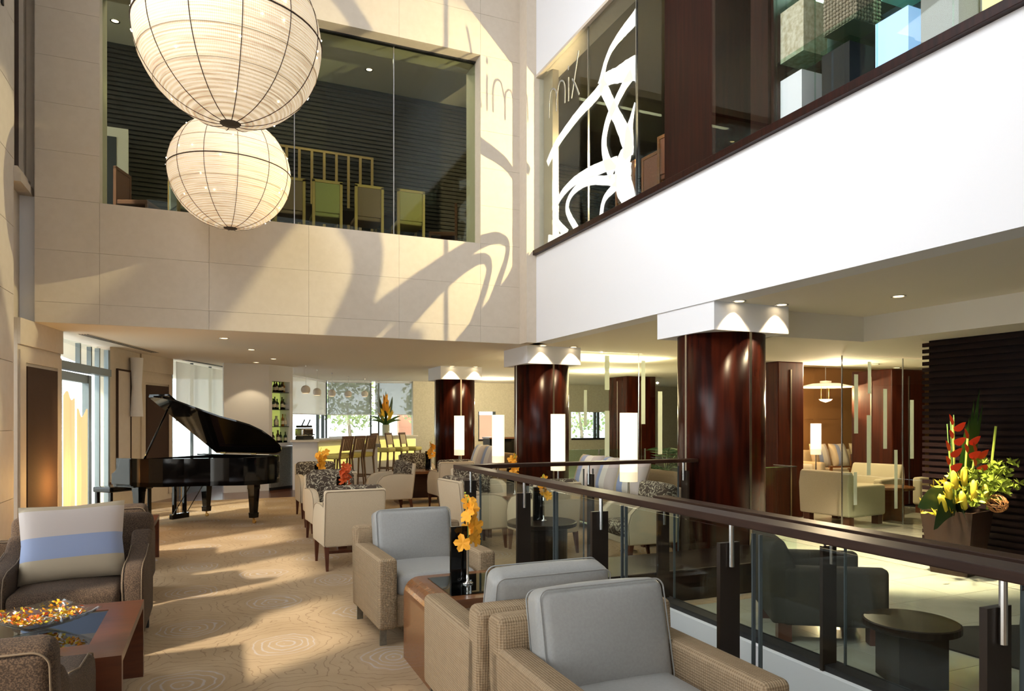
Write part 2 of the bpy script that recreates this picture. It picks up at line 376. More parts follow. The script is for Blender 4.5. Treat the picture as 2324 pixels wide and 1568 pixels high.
# stair opening behind the near railing
wv = M().box(3.10, 3.22, -3, 4.6, -2.6, .09).box(2.05, 3.22, 4.6, 4.72, -2.6, 0).box(2.05, 2.12, -3, 4.6, -2.6, -.02)
struct(wv.obj('wall_stairwell', 'white_paint'), 'white painted upstand walls of the stair opening', 'wall')
struct(M().box(2.05, 3.2, -3, 4.6, -2.7, -2.6).obj('floor_stairwell', 'dark_wood'))
struct(M().box(3.14, 3.26, -3, 4.55, .09, .125).obj('trim_1', 'black_matte'), 'black channel strip along the white stair upstand', 'trim')
tag(M().box(2.75, 4.85, 4.74, 5.44, 0, .26).obj('low_plinth', 'dark_wood', bevel=.01), 'low black timber plinth at the foot of the nearest round column', 'plinth')

# ---------------------------------------------------------------- ceilings and roof
struct(M().box(-2.6, 4.46, 10.3, 22, 2.66, 3.5).box(-1.98, 4.46, 9.84, 10.3, 2.66, 2.75).obj('ceiling_bar', 'ceiling_paint'), 'warm beige ceiling over the piano bar', 'ceiling')
struct(M().box(4.72, 16, -3, 9.55, 2.66, 3.6).box(4.46, 16, 9.55, 21.5, 2.66, 3.6).obj('ceiling_lobby', 'ceiling_white'), 'cream ceiling over the lobby lounge', 'ceiling')
struct(M().prism([(5.43, 5.7), (6.75, 5.7), (6.75, -3), (16, -3), (16, 8.5), (6.6, 8.5)], 2.38, 2.66).obj('ceiling_bulkhead', 'ceiling_white'), 'stepped-down cream ceiling bulkhead of the lobby', 'ceiling')
struct(M().box(-2.4, 14, -3, 14, 9.2, 9.4).obj('roof', 'white_paint'))
struct(M().box(-2.4, 16, -3.2, -3, -2.7, 9.2).obj('wall_front', 'stone_pink'))
struct(M().box(16, 16.2, -3, 22, 0, 9.2).obj('wall_right', 'brown_wall'))

# ---------------------------------------------------------------- atrium: stone wall with the restaurant window
wb = struct(M().box(-1.98, -1.31, 9.85, 10.46, 2.68, 9.2).box(3.66, 4.6, 9.85, 10.46, 2.68, 9.2).box(-1.31, 3.66, 9.85, 10.46, 2.68, 4.15).box(-1.31, 3.66, 9.85, 10.46, 6.98, 9.2).obj('wall_back', 'stone'),
            'tall beige stone-clad atrium wall with fine joints', 'wall')
rows = [2.66, 2.906, 3.53, 4.15, 4.72, 5.29, 5.85, 6.42, 6.98, 7.6, 8.2, 8.8, 9.2]
cols = [-1.98, -1.31, -.08, 1.165, 2.417, 3.66, 4.6]
gp = .0013
for i in range(len(cols) - 1):
    for j in range(len(rows) - 1):
        if 0 < i < 5 and 4.1 < rows[j] < 6.9: continue
        M().box(cols[i] + gp, cols[i + 1] - gp, 9.82, 9.85, rows[j] + gp, rows[j + 1] - gp).obj('stone_panel', 'stone', wb)
struct(M().box(4.3, 4.62, 9.55, 9.84, 2.66, 9.2).obj('pillar_corner', 'stone'), 'slim pale stone pilaster in the atrium corner', 'pilaster')
w1 = empty_struct('window_1', 'large frameless restaurant window in the stone wall', 'window', (0, 0, 0))
for a, b_ in ((-1.31, .995), (1.005, 2.39), (2.40, 3.66)):
    M().box(a, b_, 10.06, 10.072, 4.15, 6.98).obj('pane', 'dark_green_glass', w1)
for x in (1.0, 2.395): M().box(x - .006, x + .006, 10.055, 10.078, 4.15, 6.98).obj('joint', 'steel', w1)
M().box(-1.31, 3.66, 10.03, 10.10, 6.96, 6.985).obj('head_channel', 'black_matte', w1)

# right-hand white wall with upper glazing
struct(M().box(4.46, 4.72, -3, 9.55, 2.66, 3.98).obj('wall_balcony', 'white_paint'), 'broad white balcony wall rising to the upper glazing', 'wall')
struct(M().box(4.46, 4.72, -3, 9.55, 6.7, 9.2).obj('wall_upper', 'white_paint'), 'white wall above the upper glazing', 'wall')
struct(M().box(4.40, 4.76, -3, 9.58, 3.98, 4.05).obj('trim_2', 'red_wood', bevel=.004), 'dark red timber sill along the white balcony wall', 'trim')
struct(M().box(4.45, 4.76, -3, 9.56, 6.66, 6.7).obj('trim_3', 'stone'))
w2 = empty_struct('window_2', 'upper glazing with white brush lettering over the balcony wall', 'window')
for a, b_ in ((8.04, 9.53), (6.895, 8.02), (6.4, 6.885), (4.1, 5.55), (-1, 4.09)): M().box(4.5, 4.512, a, b_, 4.05, 6.66).obj('pane', 'clear_glass', w2)
for y in (8.03, 6.89): M().box(4.494, 4.518, y - .006, y + .006, 4.05, 6.66).obj('joint', 'steel', w2)
def ribbon(pts, x0=4.484, th=.006):             # brush stroke on the glass: (Y, Z, width)
    m = M(); n = len(pts); Lp = []; Rp = []; P = []
    for k in range(n - 1):                        # smooth the centre line
        for t in range(5):
            t /= 5.0
            p0, p1, p2, p3 = pts[max(k - 1, 0)], pts[k], pts[k + 1], pts[min(k + 2, n - 1)]
            P.append([.5 * (2 * p1[i] + (p2[i] - p0[i]) * t + (2 * p0[i] - 5 * p1[i] + 4 * p2[i] - p3[i]) * t * t + (3 * p1[i] - p0[i] - 3 * p2[i] + p3[i]) * t ** 3) for i in range(3)])
    P.append(list(pts[-1]))
    for k, p in enumerate(P):
        a = P[max(k - 1, 0)]; b_ = P[min(k + 1, len(P) - 1)]; d = Vector((b_[0] - a[0], b_[1] - a[1])).normalized(); q = Vector((-d.y, d.x)) * p[2] * (.60 if p[2] > .03 else .5)
        for lst, s in ((Lp, 1), (Rp, -1)):
            j = 1 + random.uniform(-.05, .05) if p[2] > .05 else 1
            y, z = p[0] + s * q.x * j, p[1] + s * q.y * j
            lst.append((max(6.895, min(y, 9.5)), max(4.052, z)))
    vs = []; 
    for k in range(len(P)):
        for x in (x0, x0 + th):
            vs += [(x, *Lp[k]), (x, *Rp[k])]
    fs = []
    for k in range(len(P) - 1):
        a, b_ = 4 * k, 4 * k + 4
        fs += [(a, b_, b_ + 1, a + 1), (a + 2, a + 3, b_ + 3, b_ + 2), (a, a + 2, b_ + 2, b_), (a + 1, b_ + 1, b_ + 3, a + 3)]
    e = 4 * (len(P) - 1); fs += [(0, 1, 3, 2), (e, e + 2, e + 3, e + 1)]
    return m.add(vs, fs)
for s in ([(6.80, 6.18, .17), (7.07, 6.15, .14), (7.26, 6.12, .106), (7.43, 6.07, .083), (7.56, 5.97, .072), (7.62, 5.87, .085), (7.68, 5.75, .128)],
          [(7.62, 5.78, .106), (7.7, 5.69, .129), (7.92, 5.65, .136), (8.19, 5.62, .124), (8.57, 5.54, .121), (8.94, 5.43, .111), (9.22, 5.26, .099)],
          [(6.80, 5.57, .27), (7.07, 5.64, .22), (7.3, 5.69, .164), (7.49, 5.74, .147), (7.64, 5.77, .128)],
          [(7.66, 5.74, .128), (7.51, 5.51, .13), (7.36, 5.27, .136), (7.22, 5.06, .151), (7.07, 4.8, .18), (7.02, 4.6, .159)],
          [(6.96, 5.55, .138), (7.15, 5.47, .111), (7.32, 5.36, .107), (7.47, 5.26, .105), (7.58, 5.09, .097), (7.6, 4.91, .098), (7.51, 4.69, .126), (7.38, 4.52, .166)],
          [(6.9, 5.19, .016), (6.96, 5.05, .063), (7.02, 4.92, .123), (7.03, 4.76, .159), (7.05, 4.61, .19)],
          [(7.07, 4.68, .192), (7.15, 4.58, .283), (7.16, 4.47, .303), (7.15, 4.32, .283), (7.07, 4.18, .25), (7.03, 4.06, .25)],
          [(7.3, 4.63, .124), (7.7, 4.69, .129), (8.05, 4.73, .122), (8.38, 4.74, .105), (8.7, 4.69, .095), (8.93, 4.58, .087), (9.0, 4.46, .087), (8.91, 4.31, .096), (8.6, 4.07, .108)],
          [(7.3, 4.41, .124), (7.62, 4.51, .098), (7.92, 4.6, .096), (8.21, 4.63, .09), (8.46, 4.59, .079), (8.59, 4.49, .08), (8.56, 4.34, .084), (8.32, 4.07, .091)],
          [(7.3, 4.35, .103), (7.54, 4.29, .084), (7.63, 4.21, .072), (7.67, 4.07, .073)],
          [(9.2, 4.12, .15), (8.94, 4.09, .09), (8.6, 4.08, .05)]):
    o = ribbon(s).obj('brush_stroke', 'etched_stroke', w2)
for s in ([(9.17, 5.91), (9.14, 6.22), (9.06, 6.29), (8.96, 6.23), (8.93, 6.15), (8.93, 5.91)], [(8.93, 6.05), (8.91, 6.15), (8.83, 6.28), (8.72, 6.25), (8.67, 6.14), (8.67, 5.92)],
          [(8.56, 6.23), (8.56, 5.9)], [(8.56, 6.39), (8.56, 6.33)], [(8.27, 6.46), (8.38, 6.15), (8.47, 5.90)], [(8.45, 6.16), (8.35, 6.03), (8.25, 5.86)]):
    ribbon([(a, b_, .022) for a, b_ in s]).obj('letter_stroke', 'etched_letter', w2)

# restaurant interior upstairs
struct(M().box(-3.2, 4.9, 10.46, 13.2, 3.5, 4.1).box(4.72, 12, -3, 13.2, 3.6, 4.03).obj('floor_upper', 'dark_wood'))
struct(M().box(-3.2, 4.9, 10.46, 13.2, 7.6, 7.8).obj('ceiling_upper', 'ceiling_paint'), 'shadowy ceiling of the upper restaurant behind the stone wall window', 'ceiling')
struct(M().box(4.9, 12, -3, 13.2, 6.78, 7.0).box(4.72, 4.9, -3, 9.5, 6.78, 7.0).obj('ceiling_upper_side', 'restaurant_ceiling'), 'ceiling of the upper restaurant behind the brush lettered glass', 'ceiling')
wu = struct(M().box(-3.2, 9, 12.9, 13.2, 4.0, 7.6).obj('wall_slatted_upper', 'black_matte'), 'dark wall of horizontal timber slats in the upper restaurant', 'wall')
sl = M().box(-3.1, 8.6, -.05, .0, 0, .045).mesh('slat', 'blind_slat')
for k in range(46): O('slat', sl, wu, (0, 12.9, 4.12 + k * .075))
struct(M().box(-3.4, -3.2, 10.4, 13.2, 4.1, 7.6).obj('wall_upper_end', 'stone'))
wr = struct(M().box(8.6, 8.8, -3, 13.2, 4.0, 6.8).obj('wall_slatted_side', 'black_matte'), 'dark slatted wall behind the brush lettered glass', 'wall')
sl2 = M().box(-.05, 0, 5.4, 13, 0, .06).mesh('slat', 'blind_slat')
for k in range(26): O('slat', sl2, wr, (8.6, 0, 4.1 + k * .1))
struct(M().box(4.56, 5.1, 5.57, 6.42, 4.05, 6.78).obj('pillar_upper', 'red_wood'), 'dark red timber pier behind the upper glazing', 'pier')
struct(M().box(4.60, 4.9, 4.9, 5.12, 4.05, 6.78).obj('trim_4', 'red_wood'))
struct(M().box(4.56, 4.66, 9.2, 9.5, 4.05, 6.7).obj('trim_5', 'champagne_metal'))

# left wall: stone with ground-floor windows
wl = M()
wl.box(-2.3, -2.1, -3, 9.37, 2.5, 9.2).box(-2.3, -2.1, -3, 9.37, -.1, .12)
ys = [-3, -1.6, -.2, .5, 1.9, 2.7, 4.1, 4.9, 6.2, 7.0, 8.3, 9.37]
for k in range(0, len(ys) - 1, 2): wl.box(-2.3, -2.1, ys[k], ys[k + 1], .12, 2.5)
wlo = struct(wl.obj('wall_left', 'stone_pink'), 'pale stone wall with fine joints beside the brown armchairs', 'wall')
for j, (z0, z1) in enumerate(((0, .62), (.62, 1.38), (1.38, 2.14), (2.14, 2.9), (2.9, 3.66), (3.66, 4.42), (4.42, 5.18), (5.18, 5.94), (5.94, 6.7), (6.7, 7.5), (7.5, 9.2))):
    M().box(-2.1, -2.085, 8.35, 9.37, z0 + .003, z1 - .003).obj('stone_panel', 'stone_pink', wlo)
struct(M().box(-2.3, -2.16, 9.37, 10.0, 4.35, 9.2).box(-2.16, -2.1, 9.37, 9.46, 4.35, 9.2).box(-2.16, -2.1, 9.86, 10.0, 4.35, 9.2).box(-2.3, -1.98, 10.0, 10.3, 4.18, 9.2).box(-2.3, -2.16, 9.37, 10.0, 2.5, 4.2).box(-2.2, -2.02, 9.37, 9.98, 4.18, 4.27).box(-2.22, -2.05, 9.37, 9.98, 4.27, 4.35).obj('trim_6', 'stone'), 'beige moulded frame and sill beside the stone wall', 'trim')
struct(M().box(-2.16, -2.145, 9.46, 9.86, 4.4, 9.2).obj('trim_7', 'red_wood'), 'reddish brown upright panel in the moulded frame', 'trim')
struct(M().box(-2.3, -1.98, 9.96, 10.3, 2.67, 4.18).obj('wall_infill', 'white_paint'), 'narrow bright white wall strip beside the stone wall', 'wall')
tag(M().rbox(-2.075, 8.88, 6.05, .02, .06, .34, .008).obj('wall_bracket', 'black_lacquer', smooth=True), 'small black strip fixed high on the pale stone wall at the picture edge', 'bracket')

# curved glazed front of the piano bar: piers, door, windows
A0, A1, D0, D1, D2, P0, P1, Wb = (-2.07, 9.46), (-1.88, 10.77), (-1.90, 10.83), (-1.73, 12.19), (-1.55, 12.71), (-1.23, 13.84), (-.78, 14.84), (.25, 17.6)
def pier(name, p0, p1, label, pl):
    o = struct(M().seg(p0, p1, 0, 2.66, .0, .25).obj(name, 'stone'), label, 'pier')
    d = (Vector(p1) - Vector(p0)); 
    a = Vector(p0) + d * .16; b_ = Vector(p0) + d * .86
    M().seg(a, b_, .34, 2.12, -.025, -.001).obj('fabric_panel', 'dark_fabric', o)
    m = M(); t = .018
    for (u0, u1, z0, z1) in ((.02, .14, .1, 2.3), (.88, .98, .1, 2.3), (.14, .88, 2.16, 2.3)):
        m = M().seg(Vector(p0) + d * u0, Vector(p0) + d * u1, z0, z1, -.02, 0); m.obj('stone_border', 'stone', o)
    M().seg(p0, p1, 2.36, 2.66, -.03, -.001).obj('header', 'stone', o)
    return o
pier('pillar_1', A0, A1, 'stone pier with tall brown fabric panel beside the glass door', 1)
pier('pillar_2', P0, P1, 'stone pier with brown fabric panel behind the piano lid', 2)
dr = empty_struct('door_1', 'grey metal framed glass door with transom lights', 'door')
def lerp(a, b_, t): return (a[0] + (b_[0] - a[0]) * t, a[1] + (b_[1] - a[1]) * t)
for t0, t1, a, b_ in ((0, .06, D0, D1), (.90, 1.0, D0, D1), (.0, .0, D0, D1)):
    if t1 > t0: M().seg(lerp(a, b_, t0), lerp(a, b_, t1), 0, 2.16, 0, .09).obj('door_stile', 'frame_alu', dr)
M().seg(lerp(D0, D1, .06), lerp(D0, D1, .9), 2.04, 2.16, .01, .08).obj('door_rail', 'frame_alu', dr)
M().seg(lerp(D0, D1, .06), lerp(D0, D1, .9), 0, .12, .01, .08).obj('door_rail', 'frame_alu', dr)
M().seg(lerp(D0, D1, .06), lerp(D0, D1, .9), .12, 2.04, .04, .046).obj('pane', 'clear_glass', dr)
M().seg(D0, D2, 2.18, 2.29, -.02, .1).obj('transom_bar', 'frame_alu', dr)
for p0, t0, t1 in ((D0, .60, .64), (D0, .98, 1.02)): M().seg(lerp(D0, D1, t0), lerp(D0, D1, t1), 2.29, 2.6, 0, .06).obj('mullion', 'frame_alu', dr)
for t0, t1 in ((.40, .46), (.9, 1.0)): M().seg(lerp(D1, D2, t0), lerp(D1, D2, t1), 0, 2.6, 0, .07).obj('mullion', 'frame_alu', dr)
M().seg(D1, D2, .1, 2.18, .03, .036).obj('pane', 'clear_glass', dr)
M().seg(D0, D2, 2.29, 2.6, .03, .036).obj('pane', 'clear_glass', dr)
pw = struct(M().seg(D2, P0, 0, 2.66, .0, .2).obj('wall_sconce', 'stone'), 'pale stone wall bay with a framed panel behind the sconce', 'wall')
M().seg(lerp(D2, P0, .2), lerp(D2, P0, .62), .5, 2.3, -.02, -.001).obj('panel', 'stone_pink', pw)
for a, b_, z0, z1 in ((.18, .205, .48, 2.33), (.615, .64, .48, 2.33), (.205, .615, 2.3, 2.33)): M().seg(lerp(D2, P0, a), lerp(D2, P0, b_), z0, z1, -.03, -.001).obj('panel_edge', 'dark_fabric', pw)
M().seg(D2, lerp(D2, P0, .7), .46, .50, -.05, -.001).obj('dado_rail', 'honey_wood', pw)
w3 = empty_struct('window_3', 'tall window behind the piano with a pale roller blind', 'window')
for t in (0, .33, .66, .985): M().seg(lerp(P1, Wb, t), lerp(P1, Wb, t + .015), .5, 2.66, 0, .05).obj('mullion', 'frame_dark', w3)
M().seg(P1, Wb, 0, .55, 0, .2).obj('sill_wall', 'dark_wood', w3)
M().seg(P1, Wb, .55, 2.66, .03, .036).obj('pane', 'clear_glass', w3)
bl = thing('roller_blind', 'pale linen roller blind hanging behind the piano lid', 'blind')
M().seg(lerp(P1, Wb, .02), lerp(P1, Wb, .98), 1.50, 2.62, -.06, -.056).obj('cloth', 'linen_blind', bl)
M().seg(lerp(P1, Wb, .02), lerp(P1, Wb, .98), 1.47, 1.50, -.065, -.05).obj('bottom_bar', 'white_paint', bl)
# bar window bay
w4 = empty_struct('window_4', 'bright bay window behind the bar with grey screen blinds', 'window')
V0, V1, V2 = (1.55, 18.2), (3.0, 21.3), (5.55, 20.75)
for a, b_ in ((V0, V1), (V1, V2)):
    M().seg(a, b_, 0, .95, 0, .2).obj('sill_wall', 'white_paint', w4)
    M().seg(a, b_, .95, 2.66, .05, .056).obj('pane', 'clear_glass', w4)
for a, b_, t in ((V0, V1, .82), (V0, V1, .96), (V1, V2, .0), (V1, V2, .50), (V1, V2, .59), (V1, V2, .98)):
    M().seg(lerp(a, b_, t), lerp(a, b_, t + .02), .95, 2.66, 0, .08).obj('mullion', 'frame_dark', w4)
for lab, a, b_, t0, t1, mt in (('pale fabric roller blind nearest the bottle niche', V0, V1, .03, .97, 'linen_blind'), ('grey screen blind behind the bar pendants, trees showing through', V1, V2, .03, .52, 'screen_blind'), ('grey screen blind behind the tall bar flowers', V1, V2, .56, .98, 'screen_blind')):
    r = thing('roller_blind', lab, 'blind')
    M().seg(lerp(a, b_, t0), lerp(a, b_, t1), 1.66, 2.62, -.05, -.046).obj('cloth', mt, r)
    M().seg(lerp(a, b_, t0), lerp(a, b_, t1), 1.635, 1.66, -.055, -.04).obj('bottom_bar', 'white_paint', r)
    M().seg(lerp(a, b_, t0), lerp(a, b_, t1), 2.6, 2.65, -.07, -.02).obj('roller', 'white_paint', r)
wf = struct(M().box(5.5, 7.6, 20.6, 20.8, 0, 2.66).box(8.2, 10.9, 20.6, 20.8, 0, 2.66).box(7.6, 8.2, 20.6, 20.8, 0, .86).box(7.6, 8.2, 20.6, 20.8, 1.75, 2.66).box(10.9, 13.4, 20.6, 20.8, 0, .86).box(10.9, 13.4, 20.6, 20.8, 1.75, 2.66).box(13.4, 16, 20.6, 20.8, 0, 2.66)
            .obj('wall_far', 'cream_plaster'), 'cream plaster far wall behind the columns', 'wall')
w5 = empty_struct('window_5', 'strip window in the cream far wall with greenery outside', 'window')
for x0, x1 in ((7.6, 8.2), (10.9, 13.4)):
    M().box(x0, x1, 20.7, 20.706, .86, 1.75).obj('pane', 'clear_glass', w5); M().box(x0, x1, 20.58, 20.72, .82, .88).obj('sill', 'dark_wood', w5)
for x in (7.62, 8.17, 11.85, 11.98, 12.55, 13.36): M().box(x - .04, x + .04, 20.66, 20.74, .86, 1.75).obj('mullion', 'frame_dark', w5)
wB = struct(M().box(10.3, 16, 11.6, 11.8, 0, 2.66).obj('wall_brown', 'amber_panel'), 'brown panelled wall of the warm lit lounge', 'wall')
for z0, z1 in ((.02, .66), (.665, 1.5), (1.505, 2.64)):
    for x0 in (10.3, 12.2, 14.1): M().box(x0 + .003, x0 + 1.897, 11.585, 11.6, z0, z1).obj('wall_panel', 'amber_panel', wB)

# outside: paving, garden, building
struct(M().box(-40, -1.6, -30, 60, -.5, -.15).box(-1.6, 30, 22.2, 60, -.5, -.15).obj('ground_outside', 'outside_paving'))
tag(M().box(-9.6, -9, 14, 40, 0, 9).obj('neighbour_building', 'outside_wall'), 'pale building wall glimpsed outside the glass door', 'building')
def leafmass(m, c, r, n, s=.09):
    for _ in range(n):
        d = Vector((random.gauss(0, 1), random.gauss(0, 1), random.gauss(0, 1))).normalized() * r * random.uniform(.55, 1)
        p = Vector(c) + Vector((d.x, d.y, d.z * .9)); a = Vector((random.uniform(-1, 1), random.uniform(-1, 1), random.uniform(-1, 1))).normalized(); b_ = a.cross(Vector((random.random(), random.random(), random.random() + .1))).normalized()
        k = s * random.uniform(.6, 1.4)
        m.add([p - a * k, p + b_ * k * .5, p + a * k, p - b_ * k * .5], [(0, 1, 2, 3)])
    return m
for lab, x, y, r in (('leafy tree outside the bar window nearest the bottle niche', 1.6, 25.0, 1.0), ('bushy tree outside the middle of the bar window', 4.6, 26.5, 1.3), ('leafy tree outside behind the bar flowers', 7.6, 25.4, 1.3), ('green shrubs outside the far strip window', 13.4, 24.5, 1.6), ('leafy tree outside the far strip window end', 17.2, 25.6, 1.8)):
    t = thing('garden_tree', lab, 'tree', (x, y, -.15), 0, 'garden trees outside the windows')
    leafmass(M(), (0, 0, 2.3), r, 800, .10).obj('foliage', 'outside_leaf', t)
    M().tube([(0, 0, 0), (.05, 0, 1.0), (-.05, .1, 2.2)], [.1, .07, .04]).obj('trunk', 'outside_bark', t)
tag(M().box(7.0, 12, 28.5, 28.8, -.15, 1.7).obj('garden_wall', 'outside_brick'), 'red brick garden wall outside the bar window', 'wall')

# ---------------------------------------------------------------- columns and caps
def strip_col(name, x, y, label):
    o = struct(M().lathe([(.45, 0), (.45, 2.38)], 64).obj(name, 'column_wood', None, smooth=False, loc=(x, y, 0)), label, 'column')
    for p in o.data.polygons: p.use_smooth = len(p.vertices) == 4
    for a in range(4): M().box(.442, .454, -.014, .014, 0, 2.38).xf(Matrix.Rotation(a * PI / 2, 4, 'Z')).obj('metal_strip', 'champagne_metal', o)
    M().box(-.475, .475, -.475, .475, 2.38, 2.66).obj('cap', 'white_paint', o)
    return o
for n, y, lab in (('column_1', 5.96, 'nearest round column in glossy dark red timber under a white square cap'), ('column_2', 10.40, 'middle round timber column under a white square cap'), ('column_3', 14.95, 'farthest round timber column under a white square cap')):
    strip_col(n, 4.95, y, lab)
def sqcol(name, x, y, s, h, label, rz=0, m='lit_red_wood'):
    o = struct(M().box(-s, s, -s, s, 0, h).obj(name, m, loc=(x, y, 0), bevel=.02), label, 'column'); o.rotation_euler = (0, 0, rz)
    for a in range(4): M().box(s - .004, s + .006, -.012, .012, .02, h - .12).xf(Matrix.Rotation(a * PI / 2, 4, 'Z')).obj('metal_strip', 'champagne_metal', o)
    return o
sqcol('column_4', 8.05, 8.35, .26, 2.38, 'square red timber column with bright metal strip beyond the nearest round column')
sqcol('column_5', 10.5, 16.3, .46, 2.66, 'dark square timber column seen through the glass screen', m='column_wood')
sqcol('column_6', 11.2, 8.95, .42, 2.38, 'brown square timber column behind the slim glass screen with pale bars')

# downlights
def downlight(x, y, z, label, spot=None, grp='recessed ceiling downlights', tgt=None):
    t = thing('recessed_downlight', label, 'downlight', (x, y, z), 0, grp)
    M().lathe([(.052, -.006), (.068, -.008), (.068, 0), (.052, 0)], 20, cap=False).obj('ring', 'chrome', t, smooth=True)
    M().lathe([(.001, 0), (.05, 0)], 16, cap=False).obj('lamp', 'downlight_glow', t)
    if spot:
        light('SPOT', 'downlight_beam', (x, y, z - .03), spot, (1, .78, .48), target=tgt or (x, y + .001, 0), spot_size=R(88), spot_blend=.2, shadow_soft_size=.02)
nm = {5.96: 'nearest', 10.40: 'middle', 14.95: 'farthest'}
for y, e in ((5.96, 30), (10.40, 30), (14.95, 30)):
    for dx, s in ((-.24, 'left'), (.30, 'right')):
        downlight(4.95 + dx, y - .56, 2.66, 'recessed downlight over the %s side of the %s round column cap' % (s, nm[y]), e)
for x, y, lab in ((.11, 10.73, 'recessed downlight nearest the stone wall in the bar ceiling'), (.54, 12.3, 'recessed downlight in the bar ceiling above the piano tail'), (1.01, 14.01, 'recessed downlight in the bar ceiling before the bottle niche')):
    downlight(x, y, 2.66, lab, 40)
downlight(.75, 15.0, 2.66, 'recessed downlight close above the white bar pier', 25)
downlight(5.9, 4.6, 2.66, 'recessed downlight in the lobby ceiling tray', 20)
downlight(-1.42, 12.19, 7.6, 'recessed downlight in the upper restaurant near the lantern', None)
downlight(2.46, 12.15, 7.6, 'recessed downlight in the upper restaurant beside the glass joint', None)
for x, y, k in ((9.6, 7.9, 'first'), (10.6, 8.3, 'second')): downlight(x, y, 2.38, 'recessed downlight in the lounge ceiling, %s from the glass screen' % k, 12)
# linear air vents
for p0, p1, lab in (((-1.74, 11.0), (-1.05, 13.5), 'linear slot air vent in the ceiling before the glass door'), ((-.62, 15.0), (.70, 17.9), 'linear slot air vent in the ceiling above the linen blind')):
    t = thing('air_vent', lab, 'vent')
    for k in range(4): M().seg(p0, p1, 2.652, 2.659, -.03 - .035 * k, -.045 - .035 * k).obj('slot', 'black_matte', t)
    M().seg(p0, p1, 2.655, 2.6599, -.015, -.17).obj('plate', 'ceiling_paint', t)

# ---------------------------------------------------------------- glass screens
def screen(name, y, x0, x1, seams, z1, bars, label):
    t = thing(name, label, 'glass screen', (x0, y, 0))
    xs = [x0] + seams + [x1]
    for a, b_ in zip(xs[:-1], xs[1:]): M().box(a + .004 - x0, b_ - .004 - x0, -.006, .006, .0, z1).obj('pane', 'mist_glass', t)
    for a, b_, u, v in bars: M().box(a - x0, b_ - x0, -.011, -.0065, u, v).obj('frosted_bar', 'frosted_film', t)
    for x in seams + [x0]: M().box(x - .006 - x0, x + .006 - x0, -.008, .008, 0, z1).obj('edge', 'steel', t)
screen('glass_screen', 10.4, 5.45, 8.6, [6.84], 2.655, [(6.15, 6.24, 2.01, 2.6), (6.15, 6.24, .3, 1.65), (5.74, 5.8, 1.4, 2.0), (6.89, 6.97, 1.42, 2.54), (7.24, 7.33, .88, 2.0)], 'tall clear glass screen with frosted bars beside the middle column')
screen('glass_screen', 6.95, 7.82, 9.95, [9.0], 2.37, [(8.04, 8.11, 1.31, 2.12), (8.30, 8.36, 1.86, 2.30), (8.28, 8.35, .73, 1.56), (8.60, 8.67, 1.09, 1.93), (8.82, 8.88, .24, 1.07), (9.14, 9.21, .94, 1.78), (8.03, 8.09, .33, .78)], 'slim clear glass screen with pale bars before the warm lounge')

# ---------------------------------------------------------------- slatted dark screen wall beside the planter
ws = struct(M().box(7.36, 7.6, -3, 5.36, 0, 2.38).obj('wall_slatted_lobby', 'slat_dark'), 'black slatted timber wall behind the flower planter', 'wall')
s3 = M().box(-.03, 0, -3, 5.42, 0, .042).mesh('slat', 'slat_dark')
for k in range(34): O('slat', s3, ws, (7.36, 0, .02 + k * .0695))

# ---------------------------------------------------------------- railings
def rail_run(label_rail, axis, pos, a0, a1, ztop, posts, glass, rodside, m):
    t = thing('balustrade', label_rail, 'railing')
    def bx(u0, u1, v0, v1, z0, z1): return M().box(v0, v1, u0, u1, z0, z1) if axis == 'Y' else M().box(u0, u1, v0, v1, z0, z1)
    bx(a0, a1, pos - .06, pos + .06, ztop - .034, ztop).obj('handrail', m, t, bevel=.004)
    for p in posts:
        q = bx(p - .011, p + .011, pos - .052, pos + .052, 0, ztop - .12).obj('post', 'post_metal', t)
        c = (pos - .002, p - .022) if axis == 'Y' else (p - .022, pos - .002)
        M().lathe([(.011, ztop - .22), (.011, ztop - .033)], 10, (c[0], c[1], 0)).obj('bracket_rod', 'steel', q, smooth=False)
    for u0, u1 in glass:
        g = bx(u0, u1, pos + .058, pos + .070, .06 if ztop > 1 else .125, ztop - .075).obj('pane', 'clear_glass', t)
        for u in (u0, u1): bx(u - .004, u + .004, pos + .056, pos + .072, .06 if ztop > 1 else .125, ztop - .075).obj('pane_edge', 'frame_dark', g)
    return t
rail_run('dark timber handrail with glass panes running past the grey leather armchairs', 'Y', 2.0, -.6, 5.90, 1.10, [5.62, 4.5, 3.44, 2.36, 1.26, .16], [(4.14, 5.54), (3.30, 4.10), (2.28, 3.26), (1.22, 2.24), (.2, 1.16)], -1, 'rail_wood')
rail_run('dark timber handrail with glass panes ending at the nearest round column', 'X', 5.84, 2.06, 4.52, 1.10, [3.30, 4.40], [(2.2, 3.26), (3.36, 4.36)], -1, 'rail_wood_x')
rail_run('lower dark handrail on the far side of the stair opening', 'Y', 3.18, -.6, 4.55, .91, [4.5, 2.92, 1.85, .8], [(3.0, 4.44), (1.93, 2.86), (.86, 1.8)], -1, 'rail_wood')
gt = thing('corner_glass', 'small clear glass corner balustrade beside the nearest round column', 'glass panel', (5.5, 6.0, 0))
M().box(-.05, .55, -.005, .005, 0, .97).obj('pane', 'clear_glass', gt); M().box(.545, .555, .0, .35, 0, .97).obj('pane', 'clear_glass', gt)
M().box(-.05, .55, -.007, .007, .965, .973).obj('edge', 'steel', gt); M().box(.543, .557, .0, .35, .965, .973).obj('edge', 'steel', gt)
gb = thing('low_glass_barrier', 'low greenish glass barrier before the cream lounge beside the tall glass screen', 'glass panel', (5.5, 11.2, 0))
for k in range(2): M().box(.02 + k * 1.0, .99 + k * 1.0, -.006, .006, .02, .95).obj('pane', 'green_glass', gb)
for k in range(3): M().box(k * 1.0, .015 + k * 1.0, -.015, .015, 0, .95).obj('post', 'steel', gb)
